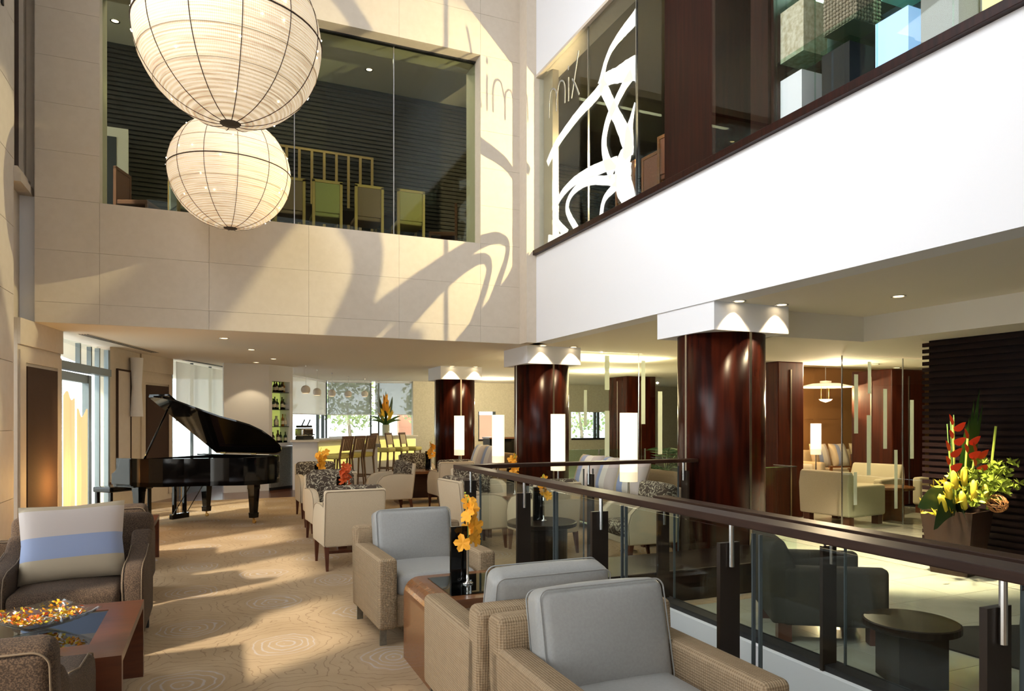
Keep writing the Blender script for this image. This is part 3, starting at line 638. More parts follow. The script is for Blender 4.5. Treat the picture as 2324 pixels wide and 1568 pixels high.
# ---------------------------------------------------------------- furniture builders (all face -Y, origin on the floor)
RX = lambda a: Matrix.Rotation(a, 3, 'X')
def rrect(w_, h_, r, n=6):                       # rounded rectangle loop (x, z)
    P = []
    for cx, cz, a0 in ((w_ / 2 - r, h_ / 2 - r, 0), (-w_ / 2 + r, h_ / 2 - r, 90), (-w_ / 2 + r, -h_ / 2 + r, 180), (w_ / 2 - r, -h_ / 2 + r, 270)):
        for k in range(n + 1): P.append((cx + r * math.cos(R(a0 + 90 * k / n)), cz + r * math.sin(R(a0 + 90 * k / n))))
    return P
def leather_chair(label):
    t = thing('leather_armchair', label, 'armchair', group='grey leather and tan weave armchairs')
    f = 'tan_weave'
    for s in (-1, 1): M().rbox(s * .355, -.02, .345, .13, .80, .47, .03, n=3).obj('arm', f, t, smooth=True)
    M().rbox(0, .335, .40, .84, .14, .60, .035, n=3, rot=RX(R(-4))).obj('back_frame', f, t, smooth=True)
    M().rbox(0, -.04, .22, .60, .70, .22, .02, n=2).obj('seat_base', f, t, smooth=True)
    c = M().rbox(0, -.10, .385, .565, .60, .15, .045, (0, .01, .018), 5).obj('seat_cushion', 'leather', t, smooth=True)
    rot = RX(R(-13))
    b_ = M().rbox(0, .20, .605, .585, .155, .43, .045, (.008, .03, .012), 6, rot=rot).obj('back_cushion', 'leather', t, smooth=True)
    for yy in (-.068, .068):
        pts = [rot @ Vector((x * 1.0, yy, z)) + Vector((0, .20, .605)) for x, z in rrect(.578, .424, .04)]
        M().tube(pts, .0035, 6, True).obj('piping', 'leather', b_, smooth=True)
    for sx in (-1, 1):
        for y in (-.36, .32): M().box(sx * .375 - .022, sx * .375 + .022, y - .008, y + .008, 0, .13).box(sx * .375 - .022, sx * .375 + .022, y - .02, y + .02, .11, .13).obj('leg', 'brushed_steel', t)
    return freeze(t)
def brown_chair(label):
    t = thing('brown_armchair', label, 'armchair', group='brown tweed armchairs by the stone wall')
    f = 'brown_weave'
    prof = [(-.36, .12), (.36, .12), (.38, .70), (.28, .72), (.16, .63), (-.05, .585), (-.26, .575), (-.345, .55), (-.375, .48)]
    for s in (-1, 1):
        x0, x1 = (.30, .43) if s > 0 else (-.43, -.30)
        a = M().prism(prof, x0, x1, 'X').obj('arm', f, t, bevel=.028, segs=3, smooth=True)
        for x in (x0 + .012, x1 - .012):
            M().tube([(x, -.372, .14), (x, -.376, .48), (x, -.346, .55), (x, -.26, .577), (x, -.05, .588), (x, .14, .632)], .0035, 6).obj('piping', 'piping_tan', a, smooth=True)
    b_ = M().rbox(0, .345, .50, .86, .15, .66, .05, (0, .02, 0), 4, rot=RX(R(-9))).obj('backrest', f, t, smooth=True)
    pts = [RX(R(-9)) @ Vector((x, .07, z)) + Vector((0, .345, .50)) for x, z in rrect(.84, .64, .05)]
    M().tube(pts, .0035, 6, True).obj('piping', 'piping_tan', b_, smooth=True)
    M().rbox(0, -.03, .22, .62, .68, .2, .02, n=2).obj('seat_base', f, t, smooth=True)
    M().rbox(0, -.08, .38, .60, .62, .15, .045, (0, .015, .02), 5).obj('seat_cushion', f, t, smooth=True)
    for sx in (-1, 1):
        for y in (-.33, .34): M().box(sx * .38 - .025, sx * .38 + .025, y - .025, y + .025, 0, .12).obj('leg', 'black_matte', t)
    return freeze(t)
def cream_chair(label):
    t = thing('patterned_armchair', label, 'armchair', group='cream armchairs with coral pattern upholstery')
    prof = [(-.27, .235), (.29, .235), (.32, .63), (.10, .645), (-.08, .64), (-.18, .61), (-.25, .545), (-.285, .44)]
    for s in (-1, 1):
        x0, x1 = (.225, .31) if s > 0 else (-.31, -.225)
        a = M().prism(prof, x0, x1, 'X').obj('arm', 'cream_fabric', t, bevel=.02, segs=3, smooth=True)
        for x in ((x1 - .004) if s > 0 else (x0 + .004),): M().tube([(x, -.27, .25), (x, -.283, .44), (x, -.25, .545), (x, -.18, .61), (x, -.08, .638), (x, .10, .645), (x, .31, .63)], .004, 6).obj('piping', 'piping_cream', a, smooth=True)
    rot = RX(R(-7))
    b_ = M().rbox(0, .305, .515, .62, .06, .575, .025, n=3, rot=rot).obj('back_shell', 'cream_fabric', t, smooth=True)
    M().tube([rot @ Vector((x, .03, z)) + Vector((0, .305, .515)) for x, z in rrect(.60, .555, .03)], .004, 6, True).obj('piping', 'piping_cream', b_, smooth=True)
    M().rbox(0, .235, .60, .60, .13, .46, .05, (0, .02, .01), 4, rot=rot).obj('backrest', 'coral_fabric', t, smooth=True)
    M().rbox(0, -.02, .37, .45, .52, .15, .05, (0, .02, .02), 4).obj('seat', 'coral_fabric', t, smooth=True)
    M().rbox(0, 0, .27, .56, .54, .07, .012, n=2).obj('seat_frame', 'cream_fabric', t, smooth=True)
    for sx in (-1, 1):
        for y, dy in ((-.235, -.02), (.275, .045)):
            x = sx * .275
            M().add([(x - .012, y + dy - .012, 0), (x + .012, y + dy - .012, 0), (x + .012, y + dy + .012, 0), (x - .012, y + dy + .012, 0), (x - .024, y - .024, .24), (x + .024, y - .024, .24), (x + .024, y + .024, .24), (x - .024, y + .024, .24)],
                    [(0, 3, 2, 1), (4, 5, 6, 7), (0, 1, 5, 4), (1, 2, 6, 5), (2, 3, 7, 6), (3, 0, 4, 7)]).obj('leg', 'leg_wood', t)
    return freeze(t)
def tub_chair(name, label, m, grp, feet='leg_wood'):
    t = thing(name, label, 'armchair', group=grp)
    back = [(.14, .14), (.40, .14), (.43, .58), (.40, .74), (.36, .775), (.31, .76), (.25, .64), (.20, .5)]
    M().prism(back, -.40, .40, 'X').obj('backrest', m, t, bevel=.03, segs=3, smooth=True)
    for s in (-1, 1): M().rbox(s * .345, -.06, .35, .13, .76, .44, .04, n=3).obj('arm', m, t, smooth=True)
    M().rbox(0, -.06, .29, .58, .70, .30, .04, (0, 0, .015), 4).obj('seat', m, t, smooth=True)
    for sx in (-1, 1):
        for y in (-.36, .30): M().box(sx * .32 - .05, sx * .32 + .05, y - .05, y + .05, 0, .14).obj('leg', feet, t)
    return freeze(t)
def pillow_mesh(w_, h_, th, bands, mats):       # upright cushion; bands = list of (v0, v1, material index) along 'axis'
    m = M(); nu, nv = 14, 14
    def sh(u, v, s):
        a = max(0, 1 - abs(2 * u - 1) ** 3.2); b_ = max(0, 1 - abs(2 * v - 1) ** 3.2)
        k = 1 - .06 * (1 - abs(2 * v - 1)) * abs(2 * u - 1) ** 2
        k2 = 1 - .06 * (1 - abs(2 * u - 1)) * abs(2 * v - 1) ** 2
        return ((u - .5) * w_ * k, s * (th / 2 * (a * b_) ** .5 + .004), (v - .5) * h_ * k2)
    m.grid(lambda u, v: sh(u, v, -1), nu, nv); m.grid(lambda u, v: sh(u, v, 1), nu, nv)
    n = (nu + 1) * (nv + 1)
    for i in range(nu): m.f += [(i, i + 1, n + i + 1, n + i), (nv * (nu + 1) + i, nv * (nu + 1) + i + 1, n + nv * (nu + 1) + i + 1, n + nv * (nu + 1) + i)]
    for j in range(nv): m.f += [(j * (nu + 1), (j + 1) * (nu + 1), n + (j + 1) * (nu + 1), n + j * (nu + 1)), (j * (nu + 1) + nu, (j + 1) * (nu + 1) + nu, n + (j + 1) * (nu + 1) + nu, n + j * (nu + 1) + nu)]
    me = m.mesh('cushion', mats, True)
    return me, (w_, h_)
def pillow(label, w_, h_, th, mats, fn, loc, rotz=0, tilt=0, lean=0, name='throw_cushion', grp=None):
    me, _ = pillow_mesh(w_, h_, th, None, mats)
    for p in me.polygons:
        c = p.center; p.material_index = fn(c.x / w_ + .5, c.z / h_ + .5)
    o = tag(O(name, me, None, loc), label, 'cushion', grp)
    o.rotation_euler = (tilt, lean, rotz)
    return o

# ---------------------------------------------------------------- grey leather armchairs and their side table
lc = leather_chair('grey leather armchair facing the camera beyond the curved side table')
lc.location = (1.385, 4.97, 0); lc.rotation_euler = (0, 0, R(2))
dup(lc, (1.43, 3.16, 0), R(180), 'grey leather armchair seen from behind its tan back by the near handrail')
dup(lc, (1.46, 2.30, 0), R(0), 'closest grey leather armchair, its big back cushion filling the lower edge')
st = thing('side_table', 'honey timber side table with rounded corner and glass inset between the grey armchairs', 'side table', (1.42, 3.98, 0))
def waterfall(w_, h_, t, r, n=6):                # closed outline of a bent-sheet table in (x, z)
    out = [(-w_ / 2, 0)]; inn = [(-w_ / 2 + t, 0)]
    for k in range(n + 1):
        a = R(180 - 90 * k / n); out.append((-w_ / 2 + r + r * math.cos(a), h_ - r + r * math.sin(a))); inn.append((-w_ / 2 + r + (r - t) * math.cos(a), h_ - r + (r - t) * math.sin(a)))
    for k in range(n + 1):
        a = R(90 - 90 * k / n); out.append((w_ / 2 - r + r * math.cos(a), h_ - r + r * math.sin(a))); inn.append((w_ / 2 - r + (r - t) * math.cos(a), h_ - r + (r - t) * math.sin(a)))
    out.append((w_ / 2, 0)); inn.append((w_ / 2 - t, 0))
    return out, inn
def bent(m, w_, h_, t, r, y0, y1):
    o_, i_ = waterfall(w_, h_, t, r); n = len(o_)
    vs = [(x, y, z) for y in (y0, y1) for x, z in o_] + [(x, y, z) for y in (y0, y1) for x, z in i_]
    fs = []
    for k in range(n - 1):
        fs += [(k, k + 1, n + k + 1, n + k), (2 * n + k, 3 * n + k, 3 * n + k + 1, 2 * n + k + 1), (k, 2 * n + k, 2 * n + k + 1, k + 1), (n + k, n + k + 1, 3 * n + k + 1, 3 * n + k)]
    fs += [(0, n, 3 * n, 2 * n), (n - 1, 3 * n - 1, 4 * n - 1, 2 * n - 1)]
    return m.add(vs, fs)
bent(M(), .66, .505, .05, .10, -.33, .33).obj('bent_frame', 'honey_wood', st, smooth=False)
M().box(-.20, .22, -.24, .24, .5052, .509).obj('glass_inset', 'table_glass', st)

def orchid(m, c, s, spread=1.0, n=7):
    for k in range(n):
        p = Vector((c[0] + random.uniform(-.4, .4) * spread * s, c[1] + random.uniform(-.4, .4) * spread * s, c[2] + s * (k / n - .5) * 2.0))
        face = Vector((random.uniform(-1, 1), random.uniform(-1.6, .2), random.uniform(-.4, .5))).normalized()
        u = face.cross(Vector((0, 0, 1))).normalized(); v = u.cross(face)
        for q in range(5):
            a = q * 2 * PI / 5 + random.random() * .4; d = (u * math.cos(a) + v * math.sin(a)); e = face.cross(d)
            L_ = .42 * s; 
            m.add([p, p + d * L_ * .35 + e * L_ * .34 + face * L_ * .08, p + d * L_ * .8 + e * L_ * .34 + face * L_ * .1, p + d * L_ * 1.05, p + d * L_ * .8 - e * L_ * .34 + face * L_ * .1, p + d * L_ * .35 - e * L_ * .34 + face * L_ * .08], [(0, 1, 2, 3), (0, 3, 4, 5)])
    return m
def bud_vase(label, loc, s, petal, slab_label, grp, fh=.26, rz=0, n=11):
    t = thing('bud_vase', label, 'vase', loc, rz, grp)
    M().lathe([(.001, 0), (.034, .0), (.034, .006), (.010, .015), (.008, .06), (.009, .20), (.013, .245), (.009, .245), (.006, .2), (.006, .02)], 16, cap=False).obj('vase_body', 'chrome', t, smooth=True)
    M().tube([(0, 0, .05), (.004, 0, .26), (.0, 0, .26 + fh * .9)], .003, 6).obj('stem', 'leaf_mid', t)
    orchid(M(), (0, 0, .26 + fh * .45), fh * .5, 1.0, n).obj('blossom', petal, t)
    b_ = M(); 
    for k in range(4): b_.ball((random.uniform(-.015, .015), random.uniform(-.015, .015), .26 + fh * (.86 + .07 * k)), .009 - .001 * k, 8, 6)
    b_.obj('bud', 'leaf_lime', t, smooth=True)
    o = tag(M().box(-.055, .055, -.012, .012, 0, .34).obj('stone_slab', 'black_lacquer', loc=(loc[0] - .035, loc[1] + .06, loc[2]), bevel=.002), slab_label, 'slab', 'black slabs behind the bud vases'); o.rotation_euler = (0, 0, rz)
    return t
random.seed(3)
bud_vase('yellow orange orchid in a slim silver vase on the honey side table', (1.40, 3.98, .509), 1, 'petal_orange', 'upright black speckled slab behind the orange orchid on the honey side table', 'orchid bud vases', .27)

# ---------------------------------------------------------------- brown armchairs, cushion, coffee table
bc = brown_chair('brown tweed armchair with the striped cushion behind the coffee table')
bc.location = (-.85, 5.33, 0)
dup(bc, (-.93, 6.66, 0), R(180), 'brown tweed armchair turned away behind the one with the striped cushion')
dup(bc, (-.88, 2.93, 0), R(180), 'dark brown armchair back at the bottom left picture corner')
dup(bc, (-1.61, 5.96, 0), R(90), 'brown tweed armchair half cut by the left picture edge')
pillow('silky cushion with pink, blue and beige stripes on the brown armchair', .60, .50, .19, ['stripe_beige', 'stripe_pink', 'stripe_blue'], lambda u, v: 1 if v > .60 and v < .93 else (2 if .29 < v <= .60 else 0), (-.86, 5.32, .70), R(3), R(-15), R(-2))
ct = thing('coffee_table', 'reddish timber coffee table with dark glass inset and slab ends by the brown armchair', 'coffee table', (-.80, 4.10, 0))
M().box(-.41, .41, -.53, -.30, .40, .44).obj('top_rail', 'table_wood', ct); M().box(-.41, .41, .36, .53, .40, .44).obj('top_rail', 'table_wood', ct)
M().box(-.41, -.27, -.30, .36, .40, .44).obj('top_rail', 'table_wood', ct); M().box(.25, .41, -.30, .36, .40, .44).obj('top_rail', 'table_wood', ct)
M().box(-.27, .25, -.30, .36, .425, .437).obj('glass_inset', 'table_glass', ct)
M().box(-.27, .25, -.30, .36, .402, .424).obj('inset_bed', 'black_matte', ct)
for y0, y1 in ((-.53, -.48), (.48, .53)): M().box(-.41, .41, y0, y1, 0, .40).obj('slab_leg', 'table_wood', ct)
gb_ = M()
def bowlf(u, v):
    x, y = (u - .5) * 2, (v - .5) * 2
    return (x * .20, y * .20, .004 + .075 * max(abs(x), abs(y)) ** 1.6 + .012 * (x * y) ** 2)
gb_.grid(bowlf, 16, 16); n0 = len(gb_.v); gb_.grid(lambda u, v: tuple(Vector(bowlf(u, v)) + Vector((0, 0, .006))), 16, 16)
bo = tag(gb_.obj('glass_bowl', 'bowl_glass', loc=(-.82, 4.18, .438), smooth=True), 'square clear glass dish holding potpourri on the coffee table', 'bowl'); bo.rotation_euler = (0, 0, R(38))
pp = M(); random.seed(11)
pm = []
for k in range(420):
    x, y = random.uniform(-.155, .155), random.uniform(-.155, .155); r_ = max(abs(x), abs(y)) / .155
    z = .03 + .045 * r_ ** 1.6 + random.uniform(0, .035) * (1.2 - .5 * r_)
    a = Vector((random.uniform(-1, 1), random.uniform(-1, 1), random.uniform(-.6, .6))).normalized() * random.uniform(.008, .016); b_ = a.cross(Vector((random.random(), random.random(), 1))).normalized() * random.uniform(.006, .012)
    p = Vector((x, y, z)); pp.add([p - a, p - b_, p + a, p + b_ + Vector((0, 0, .004))], [(0, 1, 2, 3)]); pm.append(random.choice([0, 0, 1, 2, 3]))
po = pp.obj('potpourri', ['petal_orange', 'petal_red', 'napkin', 'bract_yellow'], loc=(-.82, 4.18, .438)); po.rotation_euler = (0, 0, R(38))
for p, k in zip(po.data.polygons, pm): p.material_index = k
tag(po, 'orange and cream potpourri petals heaped in the glass dish', 'potpourri', kind='stuff')
ts = thing('slab_side_table', 'reddish timber slab side table beyond the brown armchairs', 'side table', (-.90, 8.15, 0))
M().box(-.33, .33, -.38, .38, .42, .46).obj('top', 'table_wood', ts)
for y in (-.36, .36): M().box(-.33, .33, y - .02, y + .02, 0, .42).obj('slab_leg', 'table_wood', ts)

# ---------------------------------------------------------------- cream coral-pattern armchairs
cc = cream_chair('cream armchair seen from behind nearest the grey leather armchair')
cc.location = (1.27, 7.38, 0); cc.rotation_euler = (0, 0, R(183))
for x, y, rz, lab in ((1.36, 8.86, 3, 'coral patterned armchair facing the cream chair back across the red flowers'), (1.43, 9.78, 182, 'cream armchair squeezed behind the coral patterned one, mostly hidden'), (1.47, 11.18, 2, 'coral patterned armchair nearest the white bar end with yellow orchid before it'),
                      (2.55, 11.10, 275, 'cream armchair in side view turned to the piano, mottled cushion back'), (3.62, 13.25, -4, 'coral patterned armchair against the cream wall by the far timber table'), (3.66, 11.32, 182, 'cream armchair back beside the handrail end with tapered legs'),
                      (2.84, 7.78, 97, 'cream armchair in side view right behind the handrail corner'), (3.45, 9.25, 5, 'coral patterned armchair behind the handrail facing the low timber table'), (3.44, 7.22, 186, 'pale cream armchair behind the small round table'),
                      (4.08, 6.24, 268, 'cream armchair with coral seat next to the nearest round column')):
    dup(cc, (x, y, 0), R(rz), lab)
def small_table(label, x, y, m='table_wood', w_=.5, h_=.5):
    t = thing('pedestal_table', label, 'table', (x, y, 0), 0, 'small tables between armchairs')
    M().box(-w_ / 2, w_ / 2, -w_ / 2, w_ / 2, h_ - .035, h_).obj('top', m, t, bevel=.004); M().box(-.05, .05, -.05, .05, .03, h_ - .035).obj('pedestal', m, t); M().box(-.17, .17, -.17, .17, 0, .03).obj('base', m, t)
small_table('small timber table under the red flowers between cream armchairs', 1.33, 8.12)
small_table('small timber table under the yellow orchid nearest the bar', 1.45, 10.48)
bud_vase('red orange flowers in a vase between the cream armchairs', (1.37, 8.12, .5), 1, 'petal_red', 'black slab behind the red flowers between cream armchairs', 'orchid bud vases', .24, n=14)
bud_vase('yellow orchid in a vase nearest the white bar end', (1.42, 10.48, .5), 1, 'petal_orange', 'black slab behind the yellow orchid nearest the bar end', 'orchid bud vases', .30)
for x, y, w_, d_, h_, lab in ((3.42, 12.30, .86, .62, .58, 'low timber table with glossy top before the far coral armchair'), (3.62, 8.42, .86, .40, .52, 'low timber table seen through the near glass beside the coral armchair')):
    t = thing('low_table', lab, 'table', (x, y, 0), R(-4)); M().box(-w_ / 2, w_ / 2, -d_ / 2, d_ / 2, h_ - .05, h_).obj('top', 'honey_wood', t, bevel=.008)
    for s in (-1, 1): M().box(s * (w_ / 2 - .025) - .025, s * (w_ / 2 - .025) + .025, -d_ / 2, d_ / 2, 0, h_ - .05).obj('slab_leg', 'table_wood', t)
    M().box(-w_ / 2 + .06, w_ / 2 - .06, d_ / 2 - .06, d_ / 2 - .03, .05, h_ - .05).obj('back_panel', 'table_wood', t)
bud_vase('yellow orchid beside a black slab on the far low timber table', (3.62, 12.30, .58), 1, 'petal_orange', 'black slab behind the orchid on the far low timber table', 'orchid bud vases', .25)
rt = thing('drum_table', 'small round dark timber table inside the handrail corner', 'table', (3.06, 6.42, 0))
M().lathe([(.34, .42), (.355, .425), (.355, .46), (.34, .465)], 40).obj('top', 'dark_wood', rt); M().lathe([(.26, 0), (.26, .42)], 32).obj('drum', 'dark_wood', rt, smooth=False)
bud_vase('orange orchid in a glass vase on the small round table', (3.08, 6.42, .466), 1, 'petal_orange', 'black slab behind the orchid on the small round table', 'orchid bud vases', .2)
bud_vase('orange orchid showing above the handrail before the middle column', (3.62, 8.42, .52), 1, 'petal_orange', 'black slab behind the orchid before the middle column', 'orchid bud vases', .26)

# ---------------------------------------------------------------- lamps between the columns
def tall_lamp(label, x, y, s=1.0, z0=0.0, r=.10, zb=.80, zt=1.575, pw=9):
    t = thing('column_lamp', label, 'lamp', (x, y, 0), 0, 'cylinder shade lamps')
    prof = [(r, zb), (r, zb + .09)]
    M().lathe([(r, zb), (r, zb + .11)], 32, cap=False).obj('shade_foot', 'lamp_shade', t, smooth=True)
    M().lathe([(r, zb + .11), (r, zt)], 32, cap=False).obj('shade', 'lamp_shade_core', t, smooth=True)
    M().lathe([(.001, zt - .02), (r - .002, zt - .02)], 24, cap=False).obj('diffuser', 'lamp_shade', t)
    M().lathe([(.012, z0 + .02), (.012, zb + .1)], 10).obj('stem', 'steel', t)
    M().tube([(.03, 0, z0 + .02), (.005, 0, zb - .02)], .006, 6).tube([(-.03, 0, z0 + .02), (-.005, 0, zb - .02)], .006, 6).obj('stay', 'steel', t)
    M().lathe([(.10, z0), (.10, z0 + .015), (.02, z0 + .025)], 24).obj('base', 'steel', t)
    return t
tall_lamp('glowing white cylinder lamp nearest the front round column', 4.30, 6.74)
tall_lamp('glowing white cylinder lamp before the middle round column', 4.33, 8.57)
tall_lamp('glowing white cylinder lamp between the middle and farthest columns', 4.22, 10.5)
tall_lamp('glowing white cylinder lamp before the farthest round column', 4.40, 13.0)

# sofas with striped cushions
def sofa(label, x, y, rz, Ls, m='taupe_fabric'):
    t = thing('sofa', label, 'sofa', (x, y, 0), rz)
    M().rbox(0, .0, .27, Ls, .78, .30, .03, n=3).obj('seat_base', m, t, smooth=True)
    M().rbox(0, .32, .52, Ls, .18, .66, .06, n=3, rot=RX(R(-8))).obj('backrest', m, t, smooth=True)
    for s in (-1, 1): M().rbox(s * (Ls / 2 - .07), 0, .42, .14, .80, .42, .05, n=3).obj('arm', m, t, smooth=True)
    M().rbox(0, -.05, .44, Ls - .3, .62, .12, .04, (0, 0, .015), 4).obj('seat_cushion', m, t, smooth=True)
    for s in (-1, 1):
        for yy in (-.3, .3): M().box(s * (Ls / 2 - .1) - .03, s * (Ls / 2 - .1) + .03, yy - .03, yy + .03, 0, .12).obj('leg', 'leg_wood', t)
sofa('olive brown sofa with striped cushions between the nearest and middle columns', 4.95, 7.95, R(-90), 2.2)
sofa('olive brown sofa with striped cushions between the middle and farthest columns', 4.95, 12.45, R(-90), 2.2)
stripes = lambda u, v: 0 if u < .22 else (2 if u < .45 else (3 if u < .72 else 1))
SM = ['stripe_beige', 'stripe_pink', 'stripe_blue', 'stripe_white']
for y, lab, rz in ((8.55, 'blue striped cushion at the far end of the sofa beside the middle column lamp', -84), (8.0, 'striped cushion in the middle of the sofa beyond the handrail', -95), (7.45, 'pale striped cushion on the sofa beside the nearest lamp', -80)):
    pillow(lab, .52, .50, .2, SM, stripes, (4.80, y, .77), R(rz), R(-20), 0, grp='striped sofa cushions')
for y, lab, rz in ((12.95, 'striped cushion on the far sofa near the farthest column', -88), (12.35, 'pinkish striped cushion on the far sofa beside a lamp', -80)):
    pillow(lab, .52, .50, .2, SM, stripes, (4.80, y, .77), R(rz), R(-20), 0, grp='striped sofa cushions')
t = thing('display_cabinet', 'black glass fronted cabinet between the middle and farthest columns', 'cabinet', (7.4, 17.0, 0))
M().box(-.9, .9, -.25, .25, 0, 1.0).obj('body', 'black_lacquer', t)
for k in range(3): M().box(-.85 + k * .58, -.32 + k * .58, -.262, -.252, .08, .95).obj('glass_door', 'clear_glass', t)
M().box(-.92, .92, -.27, .27, 1.0, 1.04).obj('top', 'honey_wood', t)
# ---------------------------------------------------------------- grand piano
F = Vector((-.77, 11.56)); pa = Vector((.707, -.707)); pb = Vector((.707, .707))   # keyboard centre, axis to the tail, axis to the bass side
pn = thing('grand_piano', 'glossy black baby grand piano with raised lid', 'piano', (F.x, F.y, 0), math.atan2(pa.y, pa.x))
# local: x keyboard -> tail (0..1.75), y treble (-.73) .. bass (+.73)
Lp = 1.75
def outline(off=0, x0=.0, n=10):
    pts = [(x0, .73 - off), (Lp - .28, .73 - off)]
    for k in range(1, 9):
        a = R(90 - 90 * k / 8); pts.append((Lp - .28 + (.28 - off) * math.cos(a), .45 + (.28 - off) * math.sin(a)))
    cur = [(Lp - off, .30), (Lp - .04 - off, .12), (Lp - .14, -.02 + off), (Lp - .30, -.12 + off), (Lp - .52, -.24 + off), (Lp - .78, -.45 + off), (Lp - .98, -.62 + off), (Lp - 1.15, -.70 + off), (Lp - 1.3, -.73 + off)]
    pts += cur; pts.append((x0, -.73 + off)); return pts
o_ = outline(0, .02); i_ = outline(.045, .40)
rim = M(); nO = len(o_)
rim.prism(o_, .58, .64)
def wall_of(m, P, z0, z1, th):
    n = len(P)
    for k in range(n - 1): m.add([(*P[k], z0), (*P[k + 1], z0), (*P[k + 1], z1), (*P[k], z1)], [(0, 1, 2, 3)])
ru = M(); wall_of(ru, o_, .58, .965, 0); wall_of(ru, outline(.045, .02), .64, .965, 0)
P2 = outline(.045, .02)
for k in range(nO - 1): ru.add([(*o_[k], .965), (*o_[k + 1], .965), (*P2[k + 1], .965), (*P2[k], .965)], [(0, 1, 2, 3)])
ru.obj('rim', 'black_lacquer', pn)
rim.obj('case_bottom', 'black_lacquer', pn)
M().prism(outline(.05, .34), .84, .86).obj('soundboard', 'soundboard', pn)
M().prism(outline(.10, .5), .862, .885).obj('iron_plate', 'piano_gold', pn)
M().box(.30, .34, -.68, .68, .64, .955).obj('pin_block', 'black_lacquer', pn)
for s in (-1, 1): M().prism([(-.06, .60), (.32, .60), (.32, .965), (.10, .965), (.06, .83), (-.02, .77), (-.06, .75)], s * .71 - .03, s * .71 + .03, 'Y').obj('cheek', 'black_lacquer', pn, bevel=.008)
M().box(-.08, .32, -.70, .70, .56, .63).obj('key_bed', 'black_lacquer', pn, bevel=.006)
M().box(-.05, .10, -.62, .62, .70, .722).obj('keys', 'white_ceramic', pn); M().box(.10, .16, -.66, .66, .70, .86).obj('fallboard', 'black_lacquer', pn)
# lid: hinge along y = +.73, raised on the treble side
ang = R(34); H0 = Vector((0, .73, .985))
def lidm(pts, t=.022):
    m = M(); n = len(pts); vs = []
    for tt in (0, t):
        for x, y in pts:
            v = .73 - y; vs.append((x, .73 - v * math.cos(ang) - tt * math.sin(ang) * 0, .985 + v * math.sin(ang) + tt))
    return m.add(vs, [tuple(range(n))[::-1], tuple(range(n, 2 * n))] + [(k, (k + 1) % n, n + (k + 1) % n, n + k) for k in range(n)])
lid = lidm(outline(-.015, .36)).obj('lid', 'black_lacquer', pn)
fl_ = M(); q = [(.36, .72), (.36, -.735), (.74, -.735), (.74, .72)]
lf = lidm(q, .02); lf.xf(Matrix.Translation((0, 0, .026))); lf.obj('folded_flap', 'black_lacquer', lid)
for x in (.5, 1.1): M().tube([(x - .05, .735, .975), (x + .05, .735, .975)], .008, 6).obj('hinge', 'brass', lid)
v1 = 1.20
M().tube([(.46, -.66, .94), (.46, .73 - v1 * math.cos(ang), .975 + v1 * math.sin(ang))], .013, 8).obj('prop_stick', 'black_lacquer', pn, smooth=True)
def pleg(x, y):
    l = M(); 
    def fr(a, z): return [(x - a, y - a, z), (x + a, y - a, z), (x + a, y + a, z), (x - a, y + a, z)]
    for (a0, z0, a1, z1) in ((.062, .58, .062, .50), (.058, .50, .040, .16), (.050, .16, .046, .085)):
        vs = fr(a0, z0) + fr(a1, z1); l.add(vs, [(0, 1, 2, 3), (7, 6, 5, 4), (0, 4, 5, 1), (1, 5, 6, 2), (2, 6, 7, 3), (3, 7, 4, 0)])
    g = l.obj('leg', 'black_lacquer', pn)
    M().lathe([(.012, .05), (.012, .09)], 10, (x, y, 0)).lathe([(.001, -.008), (.028, -.008), (.028, .008), (.001, .008)], 16).obj('caster', 'brass', g) if False else None
    w_ = M(); w_.lathe([(.012, .045), (.014, .09)], 10, (x, y, 0)); k = len(w_.v); w_.lathe([(.008, -.012), (.027, -.012), (.027, .012), (.008, .012)], 16); w_.xf(Matrix.Translation((x + .01, y, .028)) @ Matrix.Rotation(PI / 2, 4, 'X'), k)
    w_.obj('caster', 'brass', g, smooth=False)
for x, y in ((.30, -.60), (.30, .60), (1.50, .30)): pleg(x, y)
ly = M()
for y in (-.09, .09): ly.box(.37, .42, y - .022, y + .022, .12, .58)
ly.box(.36, .43, -.15, .15, .055, .13); ly.obj('pedal_lyre', 'black_lacquer', pn, bevel=.006)
for y in (-.05, 0, .05): M().rbox(.30, y, .07, .12, .022, .012, .005, n=1).obj('pedal', 'brass', pn, smooth=True)
for y in (-.03, .03): M().tube([(.40, y, .13), (.40, y, .58)], .005, 6).obj('lyre_rod', 'brass', pn)
for y in (-.12, .12): M().tube([(.42, y, .14), (.75, y, .58)], .006, 6).obj('lyre_stay', 'black_lacquer', pn)
M().box(.7, 1.1, -.28, -.26, .60, .605).obj('beam', 'black_lacquer', pn)
pbch = thing('piano_bench', 'low black piano bench beside the keyboard end', 'bench', (-1.28, 12.0, 0), math.atan2(pa.y, pa.x))
M().rbox(0, 0, .47, .36, .75, .08, .02).obj('seat', 'black_lacquer', pbch, smooth=True)
for sx in (-1, 1):
    for sy in (-1, 1): M().box(sx * .14 - .02, sx * .14 + .02, sy * .33 - .02, sy * .33 + .02, 0, .43).obj('leg', 'black_lacquer', pbch)

